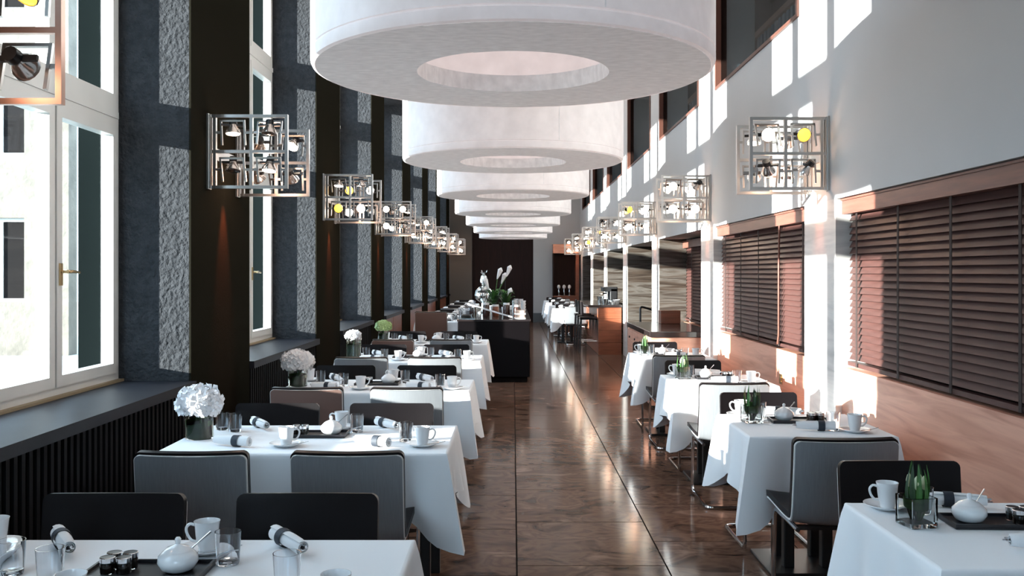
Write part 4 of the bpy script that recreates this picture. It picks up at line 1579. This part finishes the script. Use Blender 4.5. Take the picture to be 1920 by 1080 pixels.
stool = make_stool()
for i in range(3):
    inst(stool, (1.47, 18.15 + 0.75 * i, 0), R(-90), 'dark bar stool at the bar counter, %s from the counter front' % ORD[i], 'stool', 'bar stools at the counter')

for t in range(4):
    yb = 21.4 + 2.0 * t
    yc = yb - 0.375
    nm = '%s table past the bar counter' % ORD[t]
    make_table(0.62, 0.72, (1.22, yc, 0), 'dark pedestal table under the cloth, %s' % nm, True)
    make_cloth(0.62, 0.72, (1.22, yc, 0), 'white rumpled cloth over the %s' % nm, 80 + t, 0.27, 0.2)
    inst(chair_grey, (1.36, yb - 0.75 - 0.45, 0), 0, 'pale grey backed chair on the near side, %s' % nm, 'chair', 'chairs past the bar counter')
    inst(chair_grey, (1.22, yb + 0.33, 0), PI, 'black padded chair on the far side, %s' % nm, 'chair', 'chairs past the bar counter')
    put_cup(1.08, yc - 0.2, 'on the near side, ' + nm, PI, False)
    put_cup(1.36, yc + 0.2, 'on the far side, ' + nm, 0, False)
    inst(napkin, (1.3, yc - 0.18, TZ), R(150), 'rolled white napkin with navy band on the %s' % nm, 'napkin', 'rolled napkins')
    put_tray(1.22, yc, 'on the ' + nm)

# cabinet niche at the far end
cb = empty('end_cabinet', (1.64, 28.9, 0))
tag(cb, 'orange wood cabinet with a dark open niche at the end wall', 'cabinet')
MB().box((-0.40, 0, 0), (0.40, 0.55, 0.85)).obj('base', 'wood_red', cb)
MB().box((-0.40, 0, 2.17), (0.40, 0.55, 2.45)).obj('header', 'wood_oak', cb)
MB().box((0.30, 0, 0.85), (0.40, 0.55, 2.17)).obj('side_panel', 'wood_red', cb)
MB().box((-0.40, 0.50, 0.85), (0.30, 0.55, 2.17)).obj('back_panel', 'door_brown', cb)
MB().box((-0.40, 0.02, 0.85), (-0.37, 0.50, 2.17)).obj('side_panel', 'door_brown', cb)
for i in range(3):
    r = empty('table_ornament', (1.42 + 0.165 * i, 29.0, 0.851))
    tag(r, 'small bright figure in the end cabinet niche, %s from the pale wall' % ORD[i], 'ornament', 'bright figures in the end cabinet')
    MB().lathe([(0.0001, 0), (0.05, 0), (0.05, 0.02), (0.02, 0.05), (0.03, 0.12), (0.015, 0.20), (0.0001, 0.2)], 12).obj('stem', 'silver', r)
    MB().lathe([(0.012, 0.2), (0.045, 0.24), (0.05, 0.29), (0.03, 0.33), (0.0001, 0.34)], 12).obj('head', 'petal_blush', r)

# ------------------------------------------------------------------ outside
go = MB().box((-60, -40, -0.6), (-2.86, 60, -0.3)).obj('ground_outside', 'ground_outside')
tag(go, 'pale courtyard ground outside the windows', kind='structure')
bl = empty('stone_building', (-16, 21, -0.3))
tag(bl, 'pale stone building seen through the nearest window', 'building')
fc = MB()
wins = []
for i in range(6):
    for j in range(3):
        wins.append((-9.2 + i * 2.6, 1.2 + j * 3.3))
xs = [-11] + sorted({x for w in wins for x in (w[0], w[0] + 1.2)}) + [6]
zs = [0] + sorted({z for w in wins for z in (w[1], w[1] + 1.9)}) + [10.5]
for i in range(len(xs) - 1):
    for j in range(len(zs) - 1):
        if any(abs(xs[i] - w[0]) < 1e-6 and abs(zs[j] - w[1]) < 1e-6 for w in wins):
            continue
        fc.box((xs[i], 0, zs[j]), (xs[i + 1], 0.4, zs[j + 1]))
fc.obj('facade', 'stone_outside', bl)
for x, z in wins:
    f = MB().box((x, 0.16, z), (x + 0.08, 0.24, z + 1.9)).box((x + 1.12, 0.16, z), (x + 1.2, 0.24, z + 1.9)).box((x + 0.08, 0.16, z), (x + 1.12, 0.24, z + 0.08)).box((x + 0.08, 0.16, z + 1.82), (x + 1.12, 0.24, z + 1.9)).box((x + 0.57, 0.16, z + 0.08), (x + 0.63, 0.24, z + 1.82)).obj('window', 'window_white', bl)
    MB().box((x + 0.08, 0.20, z + 0.08), (x + 1.12, 0.22, z + 1.82)).obj('pane', 'cavity_dark', f)

wg = empty('added_shade_wall', (-10.5, -7.4, -0.3))  # unseen wall, added to keep direct sun off the nearest tables
tag(wg, 'added unseen stone wall that shades the window beside the viewer', kind='structure')
MB().box((-0.7, -7, 0), (0, 6.5, 7.2)).obj('wall', 'stone_outside', wg)
MB().box((-0.75, -7.05, 7.2), (0.05, 6.55, 7.35)).obj('coping', 'exterior_wall', wg)
for i in range(5):
    for j in range(2):
        y, z = -6 + i * 2.6, 1.2 + j * 3.0
        f = MB().box((0, y, z), (0.05, y + 1.2, z + 1.8)).obj('window', 'window_white', wg)
        MB().box((0.05, y + 0.08, z + 0.08), (0.055, y + 0.56, z + 1.72)).box((0.05, y + 0.64, z + 0.08), (0.055, y + 1.12, z + 1.72)).obj('pane', 'cavity_dark', f)

for o in PROTO:
    bpy.data.objects.remove(o)
